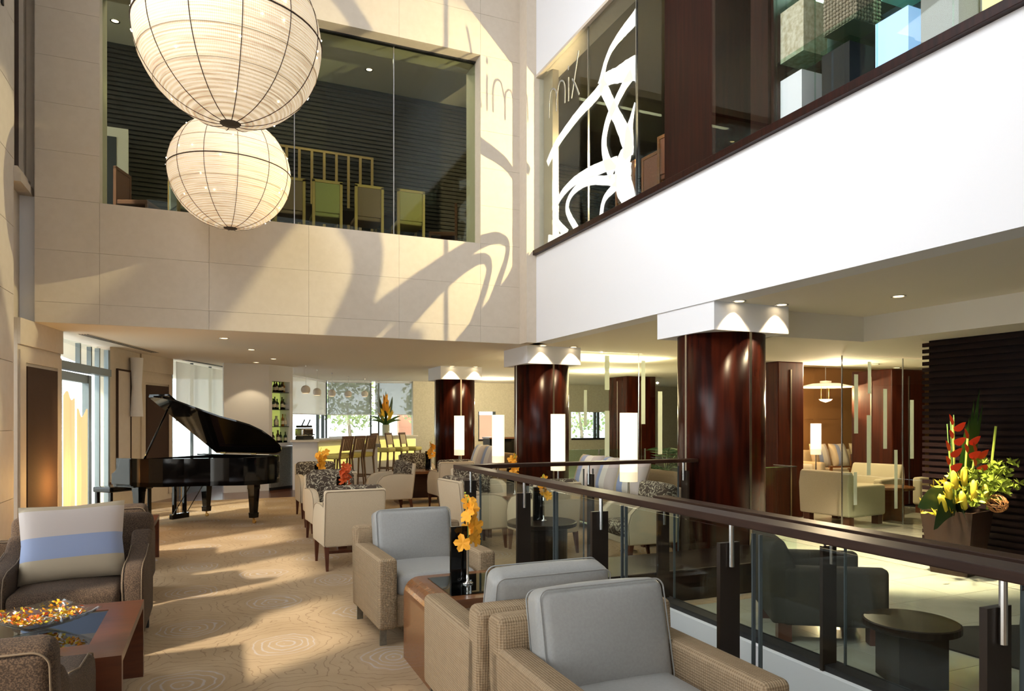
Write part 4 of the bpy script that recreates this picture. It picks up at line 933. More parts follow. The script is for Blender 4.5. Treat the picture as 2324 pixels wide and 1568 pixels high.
# wavy amber floor lamp and sconce by the door
wl_ = thing('wavy_floor_lamp', 'glowing amber floor lamp of two wavy upright sheets beside the stone pier', 'lamp', (-1.70, 10.62, 0))
def wavy(x0, y0, L_, h_, ph):
    def fn(u, v):
        s = u * L_; return (x0 + s * .55, y0 + s * .8 + .035 * math.sin(u * 7 + ph), .03 + v * (h_ + .06 * math.sin(u * 6 + ph)))
    m = M(); m.grid(fn, 24, 10); m.grid(lambda u, v: tuple(Vector(fn(u, v)) + Vector((.012, -.008, 0))), 24, 10); return m
wavy(-.10, -.16, .17, 1.78, 0).obj('sheet', 'amber_glass', wl_, smooth=True); wavy(.015, .02, .17, 1.56, 1.5).obj('sheet', 'amber_glass', wl_, smooth=True)
M().box(-.11, .13, -.18, .18, 0, .03).obj('base', 'steel', wl_)
light('POINT', 'wavy_lamp_light', (-1.66, 10.22, .70), 26, (1, .55, .16), shadow_soft_size=.03)
scn = tag(M().lathe([(.10, 0), (.075, .5), (.10, 1.0)], 24, cap=False, a0=R(150), a1=R(400)).obj('wall_sconce', 'white_paint', smooth=True, loc=(-1.24, 13.42, 1.55)), 'white curved half cylinder wall sconce beside the glass door', 'sconce')

# ---------------------------------------------------------------- bar
nt_ = empty_struct('wall_bar_niche', 'white bar pier with a lit green bottle niche', 'wall')
n0, n1 = (1.03, 15.53), (1.56, 16.02)
M().seg((.15, 15.38), n0, 0, 2.66, 0, .12).obj('pier_face', 'white_paint', nt_)
for a, b_, z0, z1 in ((0, .13, .93, 2.66), (.87, 1, .93, 2.66), (.13, .87, 2.32, 2.66), (.13, .87, .93, 1.0)): M().seg(lerp(n0, n1, a), lerp(n0, n1, b_), z0, z1, 0, .3).obj('niche_frame', 'white_paint', nt_)
M().seg(lerp(n0, n1, .13), lerp(n0, n1, .87), 1.0, 2.32, .28, .30).obj('niche_back', 'niche_glow', nt_)
for z in (1.0, 1.35, 1.72, 2.09): M().seg(lerp(n0, n1, .13), lerp(n0, n1, .87), z - .012, z, .02, .28).obj('shelf', 'black_matte', nt_)
cb = thing('steel_cabinet', 'brushed steel bar cabinet under the bottle niche', 'cabinet')
M().seg(n0, n1, .06, .90, -.05, .35).obj('body', 'brushed_steel', cb); M().seg(n0, n1, .90, .925, -.07, .35).obj('counter', 'chrome', cb); M().seg(n0, n1, 0, .06, -.02, .3).obj('kick_base', 'black_matte', cb)
random.seed(5)
d_n = (Vector(n1) - Vector(n0)).normalized(); nn = Vector((-d_n.y, d_n.x))
bot = []
for mk in ('bottle_green', 'bottle_brown', 'bottle_clear', 'bottle_amber'):
    for v in range(2):
        h_ = (.27, .23)[v]; r_ = (.033, .038)[v]
        me = M().lathe([(r_, 0), (r_, h_ * .55), (r_ * .85, h_ * .64), (.012, h_ * .76), (.012, h_ * .95), (.015, h_ * .95), (.015, h_)], 12).mesh('bottle', mk, True)
        lb = M().lathe([(r_ + .001, h_ * .18), (r_ + .001, h_ * .46)], 12, cap=False).mesh('bottle_label', 'bottle_label', True)
        bot.append((me, lb, mk))
sn = {1.0: 'bottom', 1.35: 'second lowest', 1.72: 'second highest', 2.09: 'top'}
for z in (1.0, 1.35, 1.72, 2.09):
    for k in range(7):
        ii = random.choice([4, 5, 4, 6]) if z == 1.35 else random.choice([0, 1, 2, 3, 7] if z != 1.0 else [0, 1, 4, 6, 2, 3])
        me, lb, mk = bot[ii]
        p = Vector(lerp(n0, n1, .18 + .64 * k / 6)) + nn * random.uniform(.08, .2)
        cn = {'bottle_green': 'dark green', 'bottle_brown': 'dark brown', 'bottle_clear': 'clear glass', 'bottle_amber': 'amber'}[mk]
        on = ('first', 'second', 'third', 'fourth', 'fifth', 'sixth', 'last')[k]
        o = tag(O('bottle', me, None, (p.x, p.y, z)), '%s liquor bottle, %s from the piano side, on the %s niche shelf' % (cn, on, sn[z]), 'bottle', 'bottles on the %s niche shelf' % sn[z])
        O('bottle_label', lb, o)
# counters
ctr = thing('bar_counter', 'white bar counter with a yellow glowing front', 'bar counter')
c0, c1, c2, c3 = (1.50, 15.46), (1.99, 15.27), (2.9, 16.25), (3.55, 17.0)
M().prism([c0, c1, c2, (2.55, 16.75), (1.60, 15.9)], 0, 1.02).obj('body', 'white_paint', ctr)
M().seg(lerp(c1, c2, .04), lerp(c1, c2, 1), .40, .92, -.03, -.002).obj('glow_panel', 'bar_glow', ctr)
M().prism([(1.45, 15.42), (2.02, 15.21), (3.02, 16.27), (2.6, 16.85), (1.52, 15.98)], 1.02, 1.06).obj('counter_top', 'white_ceramic', ctr)
ctr2 = thing('bar_counter', 'far bar counter with yellow glow below the window', 'bar counter')
e0, e1 = (3.05, 17.95), (5.25, 19.35)
M().seg(e0, e1, 0, 1.02, .0, .6).obj('body', 'white_paint', ctr2); M().seg(lerp(e0, e1, .02), lerp(e0, e1, .98), .40, .95, -.03, -.002).obj('glow_panel', 'bar_glow', ctr2); M().seg(e0, e1, 1.02, 1.06, -.08, .66).obj('counter_top', 'white_ceramic', ctr2)
sh = thing('steel_shelf', 'low dark steel service shelf between the two bar counters', 'shelf', (3.25, 17.15, 0)); M().box(-.45, .45, -.28, .28, .82, .90).obj('top', 'brushed_steel', sh); M().box(-.38, .38, -.22, .22, 0, .82).obj('body', 'white_paint', sh); 
tag(M().box(-.1, .1, -.12, .12, 0, .1).obj('paper_stack', 'napkin', loc=(3.1, 17.1, .90), bevel=.004), 'white stack on the service shelf between the bar counters', 'stack')
def stool(label):
    t = thing('bar_stool', label, 'bar stool', group='bar stools with lime seats')
    M().rbox(0, -.02, .72, .42, .42, .10, .03, (0, 0, .012), 3).obj('seat', 'lime_leather', t, smooth=True)
    for sx in (-1, 1):
        M().tube([(sx * .19, -.21, 0), (sx * .185, -.18, .68)], [.018, .024], 6).obj('leg', 'stool_wood', t)
        M().tube([(sx * .19, .25, 0), (sx * .19, .19, .66), (sx * .19, .21, .80), (sx * .185, .27, 1.12)], [.018, .026, .026, .020], 6).obj('leg', 'stool_wood', t)
        M().box(sx * .19 - .01, sx * .19 + .01, -.20, .23, .24, .27).obj('stretcher', 'stool_wood', t)
    M().box(-.19, .19, -.215, -.19, .22, .255).obj('footrest', 'stool_wood', t)
    b_ = M().box(-.20, .20, -.014, .014, -.03, .03).xf(Matrix.Translation((0, .273, 1.12))).obj('top_rail', 'stool_wood', t)
    M().rbox(0, .245, .97, .33, .035, .26, .015, n=3, rot=RX(R(-11))).obj('backrest', 'lounge_cream', t, smooth=True)
    for x in (-.12, -.06, 0, .06, .12): M().rbox(x, .268, .965, .03, .012, .25, .004, n=1, rot=RX(R(-11))).obj('back_slat', 'stool_wood', t, smooth=True)
    return freeze(t)
sb = stool('bar stool with lime seat nearest the white bar end'); sb.location = (2.36, 15.02, 0); rzs = math.atan2(.68, -.73) + PI / 2
sb.rotation_euler = (0, 0, rzs)
dup(sb, (2.68, 15.36, 0), rzs, 'middle bar stool with lime seat of the near three at the glowing counter')
dup(sb, (3.0, 15.70, 0), rzs, 'bar stool with lime seat closest to the service shelf, third of the near three')
rz2 = R(62)
for x, y, lab in ((3.98, 17.75, 'bar stool of the far three, its lime seat seen fully in side view'), (4.40, 18.02, 'middle bar stool of the far three under the tall flowers'), (4.84, 18.32, 'bar stool of the far three closest to the cream wall')):
    dup(sb, (x, y, 0), R(52), lab)
# coffee machine
cm = thing('coffee_machine', 'chrome and black coffee machine on the bar by the bottle niche', 'coffee machine', (1.78, 15.82, 1.06), R(40))
cm.scale = (.66, .66, .8); M().rbox(0, 0, .20, .5, .36, .22, .04).obj('body', 'chrome', cm, smooth=True); M().box(-.24, .24, -.2, .16, 0, .09).obj('base', 'black_matte', cm); M().rbox(0, .0, .36, .46, .3, .06, .02).obj('cup_rail', 'black_matte', cm, smooth=True)
for x in (-.13, .13): M().tube([(x, -.18, .16), (x, -.34, .13)], .014, 8).obj('portafilter', 'black_matte', cm); M().tube([(x + .02, 0, .38), (x + .10, -.05, .55)], .02, 8).obj('lever', 'black_matte', cm)
# pendants
for k, (x, y, zc) in enumerate(((1.76, 15.36, 2.13), (2.15, 16.56, 2.13), (2.65, 17.67, 2.15), (3.27, 18.94, 2.18), (3.88, 19.78, 2.22))):
    t = thing('globe_pendant', 'cream globe pendant over the bar, %s from the bottle niche' % ('first', 'second', 'third', 'fourth', 'fifth')[k], 'pendant lamp', (x, y, 0), 0, 'globe pendants over the bar')
    prof = [(max(.002, .098 * math.sin(a)), zc + .098 * math.cos(a)) for a in [R(5 + 135 * j / 10) for j in range(11)]]
    M().lathe(prof, 24, cap=False).obj('globe', 'white_ceramic', t, smooth=True)
    M().lathe([(.001, zc - .066), (.074, zc - .066)], 20, cap=False).obj('light_disc', 'pendant_glow', t)
    M().tube([(0, 0, zc + .097), (.006, 0, zc + .2), (.0, .004, 2.64)], .003, 6).obj('cord', 'steel', t); M().lathe([(.02, 2.63), (.02, 2.66)], 12).obj('ceiling_rose', 'steel', t)
# tall flower arrangement on the bar
random.seed(9)
fa = thing('flower_vase', 'tall orange heliconia arrangement in a glass vase on the bar', 'flower vase', (4.22, 18.62, 1.06))
M().lathe([(.10, 0), (.10, .30), (.09, .30), (.09, .01)], 20, cap=False).obj('vase_body', 'bottle_clear', fa, smooth=True)
def blade(m, base, tip, w_, n=6, bend=Vector((0, 0, 0))):
    base, tip = Vector(base), Vector(tip); d = (tip - base); s = d.cross(Vector((.3, -1, .1))).normalized(); P = []
    for k in range(n + 1):
        t = k / n; c = base + d * t + bend * math.sin(t * PI); ww = w_ * (math.sin(PI * (t * .85 + .12)) ** .8) * (1 if k < n else .02)
        P += [c - s * ww, c + s * ww]
    return m.add(P, [(2 * k, 2 * k + 1, 2 * k + 3, 2 * k + 2) for k in range(n)])
for x in (-.13, 0, .13): blade(M(), (x * .4, 0, .25), (x * 1.4, 0, 1.22 - abs(x) * 1.1), .05).obj('leaf', 'leaf_dark', fa)
for k in range(34):
    a = random.uniform(0, 2 * PI); u = random.random() ** .7; z = .50 + u * .55; r_ = .30 * (1 - u * .75) * random.uniform(.5, 1)
    p0 = Vector((math.cos(a) * r_ * .4, math.sin(a) * r_ * .4, z - .14)); p1 = Vector((math.cos(a) * r_, math.sin(a) * r_, z + .10))
    blade(M(), p0, p1, .026, 4).obj('bract', 'petal_orange' if u > .35 else 'petal_yellow', fa)
for k in range(12):
    a = k * PI / 6; blade(M(), (0, 0, .30), (math.cos(a) * .42, math.sin(a) * .42, .42 + .06 * (k % 3)), .03, 5, Vector((0, 0, .05))).obj('leaf', 'leaf_mid', fa)

# ---------------------------------------------------------------- lobby: planter, armchairs, round table, rug
pl = thing('planter', 'tall tapered dark slate planter before the black slatted wall', 'planter', (6.68, 4.58, 0), R(12))
def fr4(a, z): return [(-a, -a, z), (a, -a, z), (a, a, z), (-a, a, z)]
M().add(fr4(.165, 0) + fr4(.235, .62) + fr4(.21, .62) + fr4(.20, .50), [(3, 2, 1, 0), (0, 1, 5, 4), (1, 2, 6, 5), (2, 3, 7, 6), (3, 0, 4, 7), (4, 5, 9, 8), (5, 6, 10, 9), (6, 7, 11, 10), (7, 4, 8, 11), (8, 9, 13, 12), (9, 10, 14, 13), (10, 11, 15, 14), (11, 8, 12, 15)]).obj('pot', 'planter_slate', pl)
M().box(-.205, .205, -.205, .205, .50, .56).obj('soil', 'rug_dark', pl)
fw = thing('flower_arrangement', 'red heliconia, yellow banksia and green leaves in the slate planter', 'flowers', (6.68, 4.58, .56)); fw.scale = (1.2, 1.2, 1.12)
random.seed(21)
for k, (dx, h_) in enumerate(((.14, 1.02), (.24, 1.12), (.10, .80), (.34, .98), (.20, .86), (.30, .72))):
    blade(M(), (dx * .5, .02 * k, 0), (dx * 1.0 + .02, -.04 + .02 * k, h_), .06, 7).obj('leaf', 'leaf_mid', fw)
for k, (x, z) in enumerate(((-.16, .72), (-.20, .50), (.02, .60), (.12, .48))):
    M().tube([(x * .2, -.03, 0), (x * .7, -.06, z * .6), (x, -.08, z + .1)], .008, 6).obj('stem', 'leaf_lime', fw)
    for j in range(4):
        s = 1 if j % 2 else -1; q = M(); b0 = Vector((x + s * .0, -.09, z + .09 - j * .055)); blade(q, b0, b0 + Vector((s * .10, -.03, .075 - j * .012)), .034, 5, Vector((0, 0, -.015)))
        q.obj('heliconia_bract', 'petal_scarlet', fw)
for x, z, yy in ((-.24, .22, -.12), (-.15, .30, -.10), (-.05, .22, -.18), (-.19, .14, -.2), (-.02, .32, -.08), (.04, .18, -.2), (-.30, .12, -.12)):
    q = M(); q.lathe([(.004, 0), (.022, .02), (.026, .08), (.023, .14), (.006, .17)], 12, (0, 0, 0)); q.xf(Matrix.Translation((x, yy, z - .06)) @ Matrix.Rotation(x * 1.4, 4, 'Y')); q.obj('banksia', 'bract_yellow', fw, smooth=True)
ms = M()
for k in range(120):
    a = random.uniform(-.5, PI * .8) ; r_ = random.uniform(.06, .34); z = random.uniform(.05, .40) * (1.1 - r_)
    c = Vector((.12 + math.cos(a) * r_, -.10 + random.uniform(-.16, .1), .06 + z * .9 + max(0, math.cos(a)) * .1))
    for j in range(7):
        d = Vector((random.uniform(-1, 1), random.uniform(-1, 1), random.uniform(-.2, 1.2))).normalized(); blade(ms, c, c + d * .055, .016, 2)
so = ms.obj('foliage', 'leaf_lime', fw); so['kind'] = 'stuff'
m2 = M()
for k in range(26):
    c = Vector((random.uniform(-.42, -.02), random.uniform(-.2, .05), random.uniform(.02, .34)))
    for j in range(4): d = Vector((random.uniform(-1, .4), random.uniform(-.6, .4), random.uniform(0, 1))).normalized(); blade(m2, c, c + d * .07, .010, 2)
so = m2.obj('sprigs', 'bract_yellow', fw); so['kind'] = 'stuff'
for tip, w_ in (((-.62, -.12, .12), .10), ((-.55, -.2, -.06), .09), ((-.40, -.25, .05), .08), ((-.30, -.3, -.05), .07)): blade(M(), (-.08, -.05, .06), tip, w_, 8, Vector((0, 0, .09))).obj('leaf', 'leaf_dark', fw)
M().tube([(.30, -.05, 0), (.34, -.07, .5), (.37, -.08, .78)], .010, 6).obj('stem', 'leaf_lime', fw)
for x, z in ((-.10, .86), (-.14, .80), (-.06, .88)): M().tube([(x * .3, 0, 0), (x, -.02, z)], .005, 5).obj('stem', 'leaf_mid', fw)
wbm = M()
for k in range(14):
    rt_ = Matrix.Rotation(random.uniform(0, PI), 4, 'X') @ Matrix.Rotation(random.uniform(0, PI), 4, 'Y'); s0 = len(wbm.v)
    wbm.tube([(.075 * math.cos(2 * PI * i / 18), .075 * math.sin(2 * PI * i / 18), 0) for i in range(18)], .003, 5, True).xf(rt_, s0)
wbm.xf(Matrix.Translation((.10, -.26, .13))).obj('wicker_ball', 'wicker', fw)
light('SPOT', 'planter_spot', (6.0, 3.9, 2.34), 45, (1, .84, .5), target=(6.7, 4.53, .8), spot_size=R(34), spot_blend=.5, shadow_soft_size=.03)
dac = tub_chair('lobby_armchair', 'dark tweed armchair standing beyond the stair opening', 'dark_armchair', 'dark lobby armchairs')
dac.scale = (.88, .88, .9); dac.location = (3.93, 3.74, 0); dac.rotation_euler = (0, 0, R(58))
dup(dac, (4.05, 2.0, 0), R(120), 'dark tweed armchair at the lower right picture corner, cut by the near post')
dup(dac, (5.1, 1.3, 0), R(150), 'dark tweed armchair farthest into the lower right picture corner')
dt = thing('drum_table', 'dark round timber table beyond the stair opening', 'table', (3.64, 2.76, 0))
M().lathe([(.235, .315), (.25, .32), (.25, .355), (.24, .36)], 40).obj('top', 'dark_wood', dt); M().lathe([(.19, .012), (.19, .315)], 4, a0=R(20), a1=R(380)).obj('pedestal', 'dark_wood', dt)
tag(M().prism([(4.35, 3.55), (5.55, 3.15), (5.6, 1.6), (4.5, 1.8)], 0, .012).obj('rug', 'rug_dark'), 'black rug on the marble lobby floor', 'rug')

# ---------------------------------------------------------------- warm lounge behind the slim glass screen
lcm = tub_chair('lounge_armchair', 'cream lounge armchair seen from behind at the slim glass screen', 'lounge_cream', 'cream lounge armchairs')
lcm.location = (8.40, 7.48, 0); lcm.rotation_euler = (0, 0, R(97))
dup(lcm, (9.80, 8.2, 0), R(-75), 'cream lounge armchair facing the round timber table'); dup(lcm, (9.1, 9.1, 0), R(120), 'cream lounge armchair partly behind the square red column'); dup(lcm, (10.85, 7.5, 0), R(-80), 'cream lounge armchair beside the slatted wall edge')
lt = thing('round_table', 'round honey timber table beside the cream lounge armchairs', 'table', (9.30, 7.38, 0)); M().lathe([(.30, .46), (.32, .465), (.32, .50), (.31, .505)], 36).obj('top', 'honey_wood', lt); M().box(-.2, .2, -.03, .03, 0, .46).box(-.03, .03, -.2, .2, 0, .46).obj('cross_base', 'honey_wood', lt)
sofa('cream lounge sofa with striped cushions against the brown wall', 12.35, 10.95, 0, 2.1, 'lounge_cream')
for x, lab in ((11.62, 'striped cushion on the lounge sofa nearest the lamp'), (12.15, 'striped cushion in the middle of the lounge sofa'), (12.75, 'cream striped cushion at the end of the lounge sofa')): pillow(lab, .5, .5, .18, SM, stripes, (x, 10.88, .75), R(5), R(-16), 0, grp='lounge sofa cushions')
wc = thing('wooden_chair', 'timber armchair with slatted back before the lounge sofa', 'chair', (10.75, 9.35, 0), R(-100))
for sx in (-1, 1):
    for y in (-.22, .22): M().box(sx * .26 - .02, sx * .26 + .02, y - .02, y + .02, 0, .62 if y < 0 else .85).obj('leg', 'honey_wood', wc)
    M().box(sx * .26 - .03, sx * .26 + .03, -.26, .24, .60, .63).obj('arm', 'honey_wood', wc)
M().rbox(0, 0, .40, .5, .46, .08, .02).obj('seat', 'dark_fabric', wc, smooth=True); M().box(-.26, .26, .20, .23, .72, .85).obj('top_rail', 'dark_wood', wc)
for k in range(7): M().box(-.21 + k * .07 - .012, -.21 + k * .07 + .012, .205, .225, .44, .72).obj('back_slat', 'honey_wood', wc)
tall_lamp('slim glowing lamp against the brown lounge wall', 11.05, 10.45, r=.10, zb=.80, zt=1.42)
light('POINT', 'lounge_lamp_light', (11.05, 10.9, 1.2), 25, (1, .62, .25), shadow_soft_size=.02)
pdl = thing('disc_pendant', 'wide pale disc pendant with a small bowl hung below', 'pendant lamp', (10.5, 9.7, 0))
M().lathe([(.02, 2.18), (.25, 2.17), (.48, 2.11), (.50, 2.10), (.46, 2.12), (.2, 2.15), (.02, 2.16)], 40, cap=False).obj('disc', 'lamp_shade', pdl, smooth=True)
M().lathe([(.10, 2.19), (.10, 2.22), (.01, 2.23)], 20).obj('collar', 'white_ceramic', pdl); M().lathe([(.01, 1.82), (.09, 1.85), (.12, 1.88), (.01, 1.87)], 24, cap=False).obj('bowl', 'pendant_glow', pdl, smooth=True)
for a in range(3): M().tube([(.08 * math.cos(a * 2.1), .08 * math.sin(a * 2.1), 1.87), (.08 * math.cos(a * 2.1), .08 * math.sin(a * 2.1), 2.17)], .005, 6).obj('rod', 'brass', pdl)
M().tube([(0, 0, 2.22), (0, 0, 2.66)], .006, 6).obj('cord', 'steel', pdl)
light('POINT', 'lounge_pendant_light', (10.5, 9.7, 1.98), 160, (1, .74, .40), shadow_soft_size=.02)
light('POINT', 'lounge_fill_light', (8.9, 8.0, 2.30), 170, (1, .80, .50), shadow_soft_size=.02)  # added fill for the lounge floor, no fixture modelled
light('SPOT', 'lobby_floor_downlight', (5.9, 4.6, 2.62), 1500, (1, .86, .60), target=(6.5, 5.4, 0), spot_size=R(76), spot_blend=.6, shadow_soft_size=.06)
light('AREA', 'cove_light', (6.6, 11.5, 2.5), 140, (1, .80, .5), target=(6.6, 11.5, 3), shape='RECTANGLE', size=2.5, size_y=1.0)
light('POINT', 'far_lounge_light', (8.5, 14.5, 2.2), 160, (1, .82, .52), shadow_soft_size=.02)
light('POINT', 'far_wall_light', (7.2, 18.5, 2.2), 120, (1, .86, .6), shadow_soft_size=.02)
# potted palm
pt = thing('potted_palm', 'potted palm behind the nearest round column', 'palm', (7.85, 11.0, 0))
M().lathe([(.14, 0), (.19, .42), (.17, .42)], 20).obj('pot', 'steel', pt, smooth=True)
random.seed(4)
for k in range(13):
    a = k * 2.4; q = M(); L_ = random.uniform(.5, .75); e = random.uniform(.5, 1.2)
    prev = []
    for s in range(9):
        t_ = s / 8; prev.append(Vector((math.cos(a) * L_ * t_, math.sin(a) * L_ * t_, .5 + .9 * t_ * e - .55 * t_ * t_)))
    q.tube(prev, .006, 5)
    for s in range(2, 9):
        for sd in (-1, 1):
            d = (prev[s] - prev[s - 1]).normalized(); sv = d.cross(Vector((0, 0, 1))).normalized() * sd; blade(q, prev[s], prev[s] + (sv + d * .7 - Vector((0, 0, .35))).normalized() * .22, .011, 3)
    q.obj('frond', 'leaf_dark', pt)

# ---------------------------------------------------------------- upper restaurant furniture
def dchair(label, x, y, rz, m, z=4.1, grp='high backed restaurant chairs', fr='gold'):
    t = thing('restaurant_chair', label, 'chair', (x, y, z), rz, grp)
    M().rbox(0, .0, .46, .42, .44, .07, .02).obj('seat', m, t, smooth=True)
    M().rbox(0, .225, .70, .36, .03, .44, .01, n=3).obj('back_panel', m, t, smooth=True)
    for sx in (-1, 1):
        M().box(sx * .20 - .02, sx * .20 + .02, .205, .245, 0, .95).obj('back_post', fr, t); M().box(sx * .19 - .018, sx * .19 + .018, -.22, -.185, 0, .44).obj('leg', fr, t)
    M().box(-.22, .22, .205, .245, .92, .96).obj('top_rail', fr, t)
for x, y, m, lab in ((1.53, 10.86, 'chair_green', 'green upholstered restaurant chair back behind the stone wall window'), (2.15, 10.84, 'chair_mauve', 'mauve brown restaurant chair back beside the window joint'), (2.79, 10.80, 'chair_olive', 'olive yellow restaurant chair back near the window end'), (1.0, 10.92, 'chair_mauve', 'brown restaurant chair back half hidden by the small lantern')):
    dchair(lab, x, y, R(180), m)
dchair('rust brown restaurant chair in side view at the left window end', -1.02, 11.3, R(70), 'chair_rust', fr='chair_rust'); dchair('cream edged restaurant chair beside the small lantern in the window', -.35, 11.35, R(110), 'chair_sage'); dchair('dark rust restaurant chair at the right window end', 3.5, 11.2, R(-110), 'chair_rust', fr='chair_rust')
for k, (x0, x1, lab) in enumerate(((.7, 3.1, 'dark dining table behind the row of restaurant chairs'),)):
    t = thing('dining_table', lab, 'table', ((x0 + x1) / 2, 11.55, 4.1)); M().box(-(x1 - x0) / 2, (x1 - x0) / 2, -.4, .4, .70, .74).obj('top', 'dark_wood', t)
    for x in (-1, 1): M().box(x * .9 - .05, x * .9 + .05, -.3, .3, 0, .70).obj('leg', 'dark_wood', t)
for k, x in enumerate((1.25, 1.85, 2.5, 3.0)): tag(M().box(-.07, .07, -.05, .05, 0, .025).obj('folded_napkin', 'napkin', loc=(x, 11.3, 4.84)), 'white folded napkin on the upstairs dining table, %s from the lantern side' % ('first', 'second', 'third', 'fourth')[k], 'napkin', 'napkins on the restaurant table')
lat = thing('lattice_screen', 'gold slatted lattice screen against the dark slatted restaurant wall', 'screen', (.9, 12.72, 4.1))
M().box(0, 1.75, -.02, .02, 2.14, 2.18).obj('top_rail', 'gold', lat)
for k in range(9): M().box(k * .213, k * .213 + .045, -.02, .02, 0, 2.14).obj('bar', 'gold', lat)
lp = thing('upper_panel', 'pale wall panel with a dark upright screen at the left end of the upper restaurant', 'panel', (-1.55, 12.3, 4.1)); M().box(-.3, .3, -.03, .03, 0, 1.9).obj('board', 'stone', lp); M().box(-.14, .14, -.045, -.031, .1, 1.75).obj('dark_inset', 'black_matte', lp)
light('AREA', 'restaurant_glow', (1.5, 11.2, 7.5), 70, (1, .85, .62), target=(1.5, 11.4, 4), shape='RECTANGLE', size=4.5, size_y=.8)
# behind the brush lettered glass
for x, y, rz, m, lab in ((5.3, 7.05, 100, 'chair_rust', 'honey edged chair behind the brush lettered glass, nearest the timber pier'), (5.4, 8.2, 95, 'chair_mauve', 'dark chair with honey edge behind the brush arches'), (5.5, 7.7, 95, 'chair_rust', 'dark chair behind the brush strokes, middle of three')): dchair(lab, x, y, R(rz), m, 4.03, fr='honey_wood')
gch = thing('wing_chair', 'sage upholstered chair back beside the display cabinet upstairs', 'chair', (5.60, 5.12, 4.03), R(120))
M().prism([(-.24, .45), (.24, .45), (.27, 1.15), (-.27, 1.15)], .2, .27, 'Y').obj('backrest', 'chair_sage', gch, bevel=.02); M().rbox(0, 0, .42, .5, .46, .1, .03).obj('seat', 'chair_sage', gch, smooth=True)
for sx in (-1, 1):
    for y in (-.2, .22): M().box(sx * .22 - .018, sx * .22 + .018, y - .018, y + .018, 0, .4).obj('leg', 'gold', gch)
tag(M().lathe([(.12, 0), (.12, 2.0), (.125, 2.0), (.125, 2.08)], 24).obj('bronze_cylinder', 'bronze', smooth=False, loc=(5.35, 5.5, 4.72)), 'tall polished bronze cylinder beside the timber pier upstairs', 'cylinder')
tag(M().box(-.02, .02, -.02, .02, 0, 1.10).lathe([(.05, -.12), (.05, .0)], 16, (0, 0, 0)).obj('spotlight', 'black_matte', loc=(5.78, 6.48, 5.68)), 'small black ceiling spotlight in the upper restaurant', 'spotlight')
light('SPOT', 'restaurant_spot', (5.60, 6.62, 5.50), 1300, (1, .80, .46), target=(2.9, 9.82, 4.75), spot_size=R(86), spot_blend=.25, shadow_soft_size=.016)
dc = thing('shelf_cabinet', 'lit glass shelf cabinet of textured boxes in the upper glazing', 'cabinet', (4.64, 2.6, 4.05))
for z in (.66, 1.4): M().box(.02, .55, 0, 2.28, z, z + .012).obj('glass_shelf', 'green_glass', dc)
for y in (.02, .62, 1.22, 1.82, 2.26): M().box(.02, .03, y - .004, y + .004, 0, 2.6).obj('glass_divider', 'green_glass', dc)
M().box(.56, .6, 0, 2.3, 0, 2.6).obj('back_panel', 'dark_wood', dc); M().box(0, .6, 2.27, 2.32, 0, 2.7).obj('side_panel', 'red_wood', dc); M().box(0, .6, -.05, 0, 0, 2.7).obj('side_panel', 'red_wood', dc)
M().box(.5, .55, 2.20, 2.26, .8, 2.2).obj('light_strip', 'cabinet_glow', dc)
light('POINT', 'cabinet_light', (5.0, 4.8, 5.55), 22, (.72, 1, .86), shadow_soft_size=.015); light('POINT', 'cabinet_light_low', (5.12, 3.5, 5.2), 22, (.72, 1, .86), shadow_soft_size=.015)
def gbox(label, y, z, s, m, x=4.72):
    h = .52 if z < 4.3 else .46
    t = thing('display_box', label, 'box', (x, y, z), 0, 'display boxes in the glass cabinet')
    M().box(0, s, 0, s, 0, h).obj('block', m, t); M().box(-.006, s + .006, -.006, s + .006, h + .001, h + .04).obj('glass_lid', 'green_glass', t); return t
gbox('white block box lowest in the lit cabinet beside the timber mullion', 4.62, 4.05, .27, 'box_white'); gbox('black block box low in the lit cabinet', 4.12, 4.05, .28, 'sand_black'); gbox('blue lit block box low in the lit cabinet', 3.60, 4.05, .28, 'box_blue'); gbox('grey block box low at the cabinet end', 3.22, 4.05, .28, 'box_grey'); gbox('yellow block box at the very end of the lit cabinet', 2.80, 4.05, .26, 'box_yellow')
gbox('travertine textured block box on the middle glass shelf', 4.60, 4.725, .28, 'travertine'); gbox('mint coloured block box on the middle glass shelf', 3.55, 4.725, .28, 'box_mint')
pb_ = gbox('box of brown pebbles on the middle glass shelf', 4.08, 4.725, .30, 'pebble_fill'); random.seed(2)
pe = M()
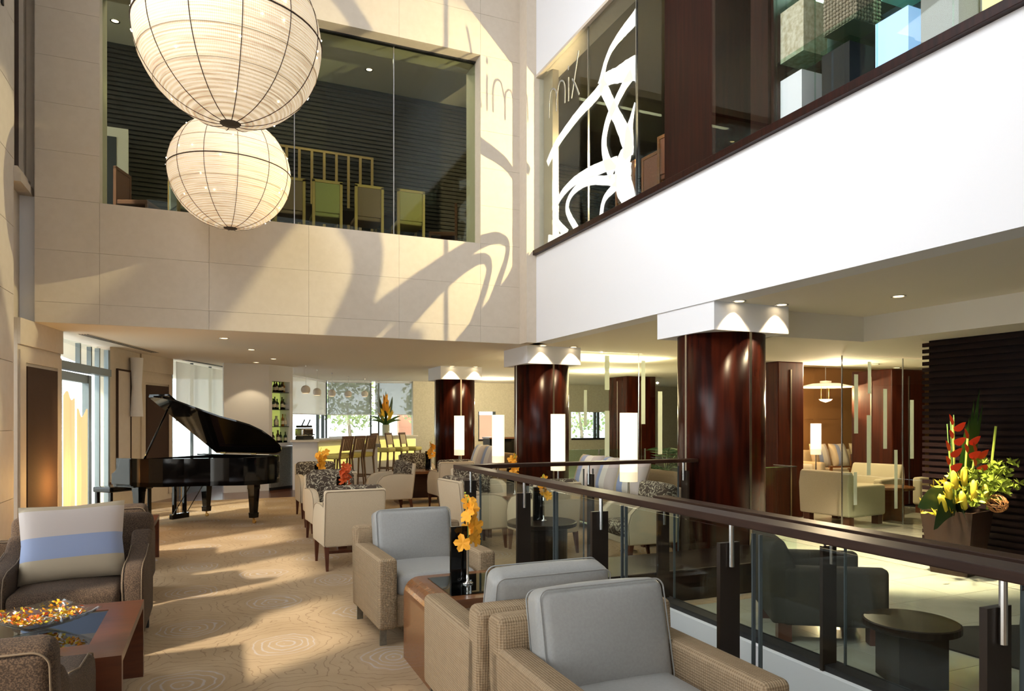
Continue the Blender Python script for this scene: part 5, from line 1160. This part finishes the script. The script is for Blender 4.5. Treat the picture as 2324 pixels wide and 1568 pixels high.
for a in range(9):
    for b_ in range(14): pe.ball((-.004, .02 + a * .0325, .02 + b_ * .0325), .017, 8, 5); pe.ball((.02 + a * .0325, -.004, .02 + b_ * .0325), .017, 8, 5)
po_ = pe.obj('pebbles', 'pebble_fill', pb_, smooth=True); po_['kind'] = 'stuff'

# ---------------------------------------------------------------- hanging woven lanterns
def lantern_globe(label, x, y, zc, r, sq, nb, cord_to, seed):
    t = thing('woven_lantern', label, 'lantern', (x, y, zc))
    M().ball((0, 0, 0), r, 64, 40, sq).obj('woven_shade', 'lantern_weave', t, smooth=True)
    for k in range(6):
        a = 2 * PI * k / 12 + .1
        pts = [(r * 1.003 * math.cos(a) * math.sin(q), r * 1.003 * math.sin(a) * math.sin(q), -r * sq * 1.003 * math.cos(q)) for q in [R(5 + 350 * j / 48) for j in range(49)]]
        M().tube(pts, .0035, 5).obj('rib', 'piping_dark', t)
    for z in (-.62, -.34, .0, .34, .62):
        rr = r * math.sqrt(1 - z * z) * 1.004
        M().tube([(rr * math.cos(2 * PI * j / 48), rr * math.sin(2 * PI * j / 48), z * r * sq) for j in range(48)], .006 if z == 0 else .003, 6, True).obj('hoop', 'piping_dark' if z == 0 else 'cream_fabric', t)
    M().lathe([(.02, -r * sq - .01), (.07, -r * sq - .004), (.085, -r * sq + .012), (.05, -r * sq + .016)], 20).obj('bottom_cap', 'piping_dark', t)
    random.seed(seed)
    for k in range(nb):
        a = random.uniform(0, 2 * PI); z = random.uniform(-.85, .8); q = math.sqrt(1 - z * z)
        M().ball((r * 1.005 * q * math.cos(a), r * 1.005 * q * math.sin(a), z * r * sq), .007, 8, 6).obj('bulb', 'bulb_glow', t)
    M().tube([(0, 0, r * sq), (0, 0, cord_to - zc)], .012, 6).obj('cord', 'piping_dark', t)
lantern_globe('large glowing woven globe lantern cut by the top picture edge', .103, 5.81, 4.45, .68, .98, 40, 9.2, 1)
lantern_globe('glowing woven globe lantern hanging nearer the restaurant window, wholly in view', .16, 9.0, 4.45, .69, .96, 40, 9.2, 2)
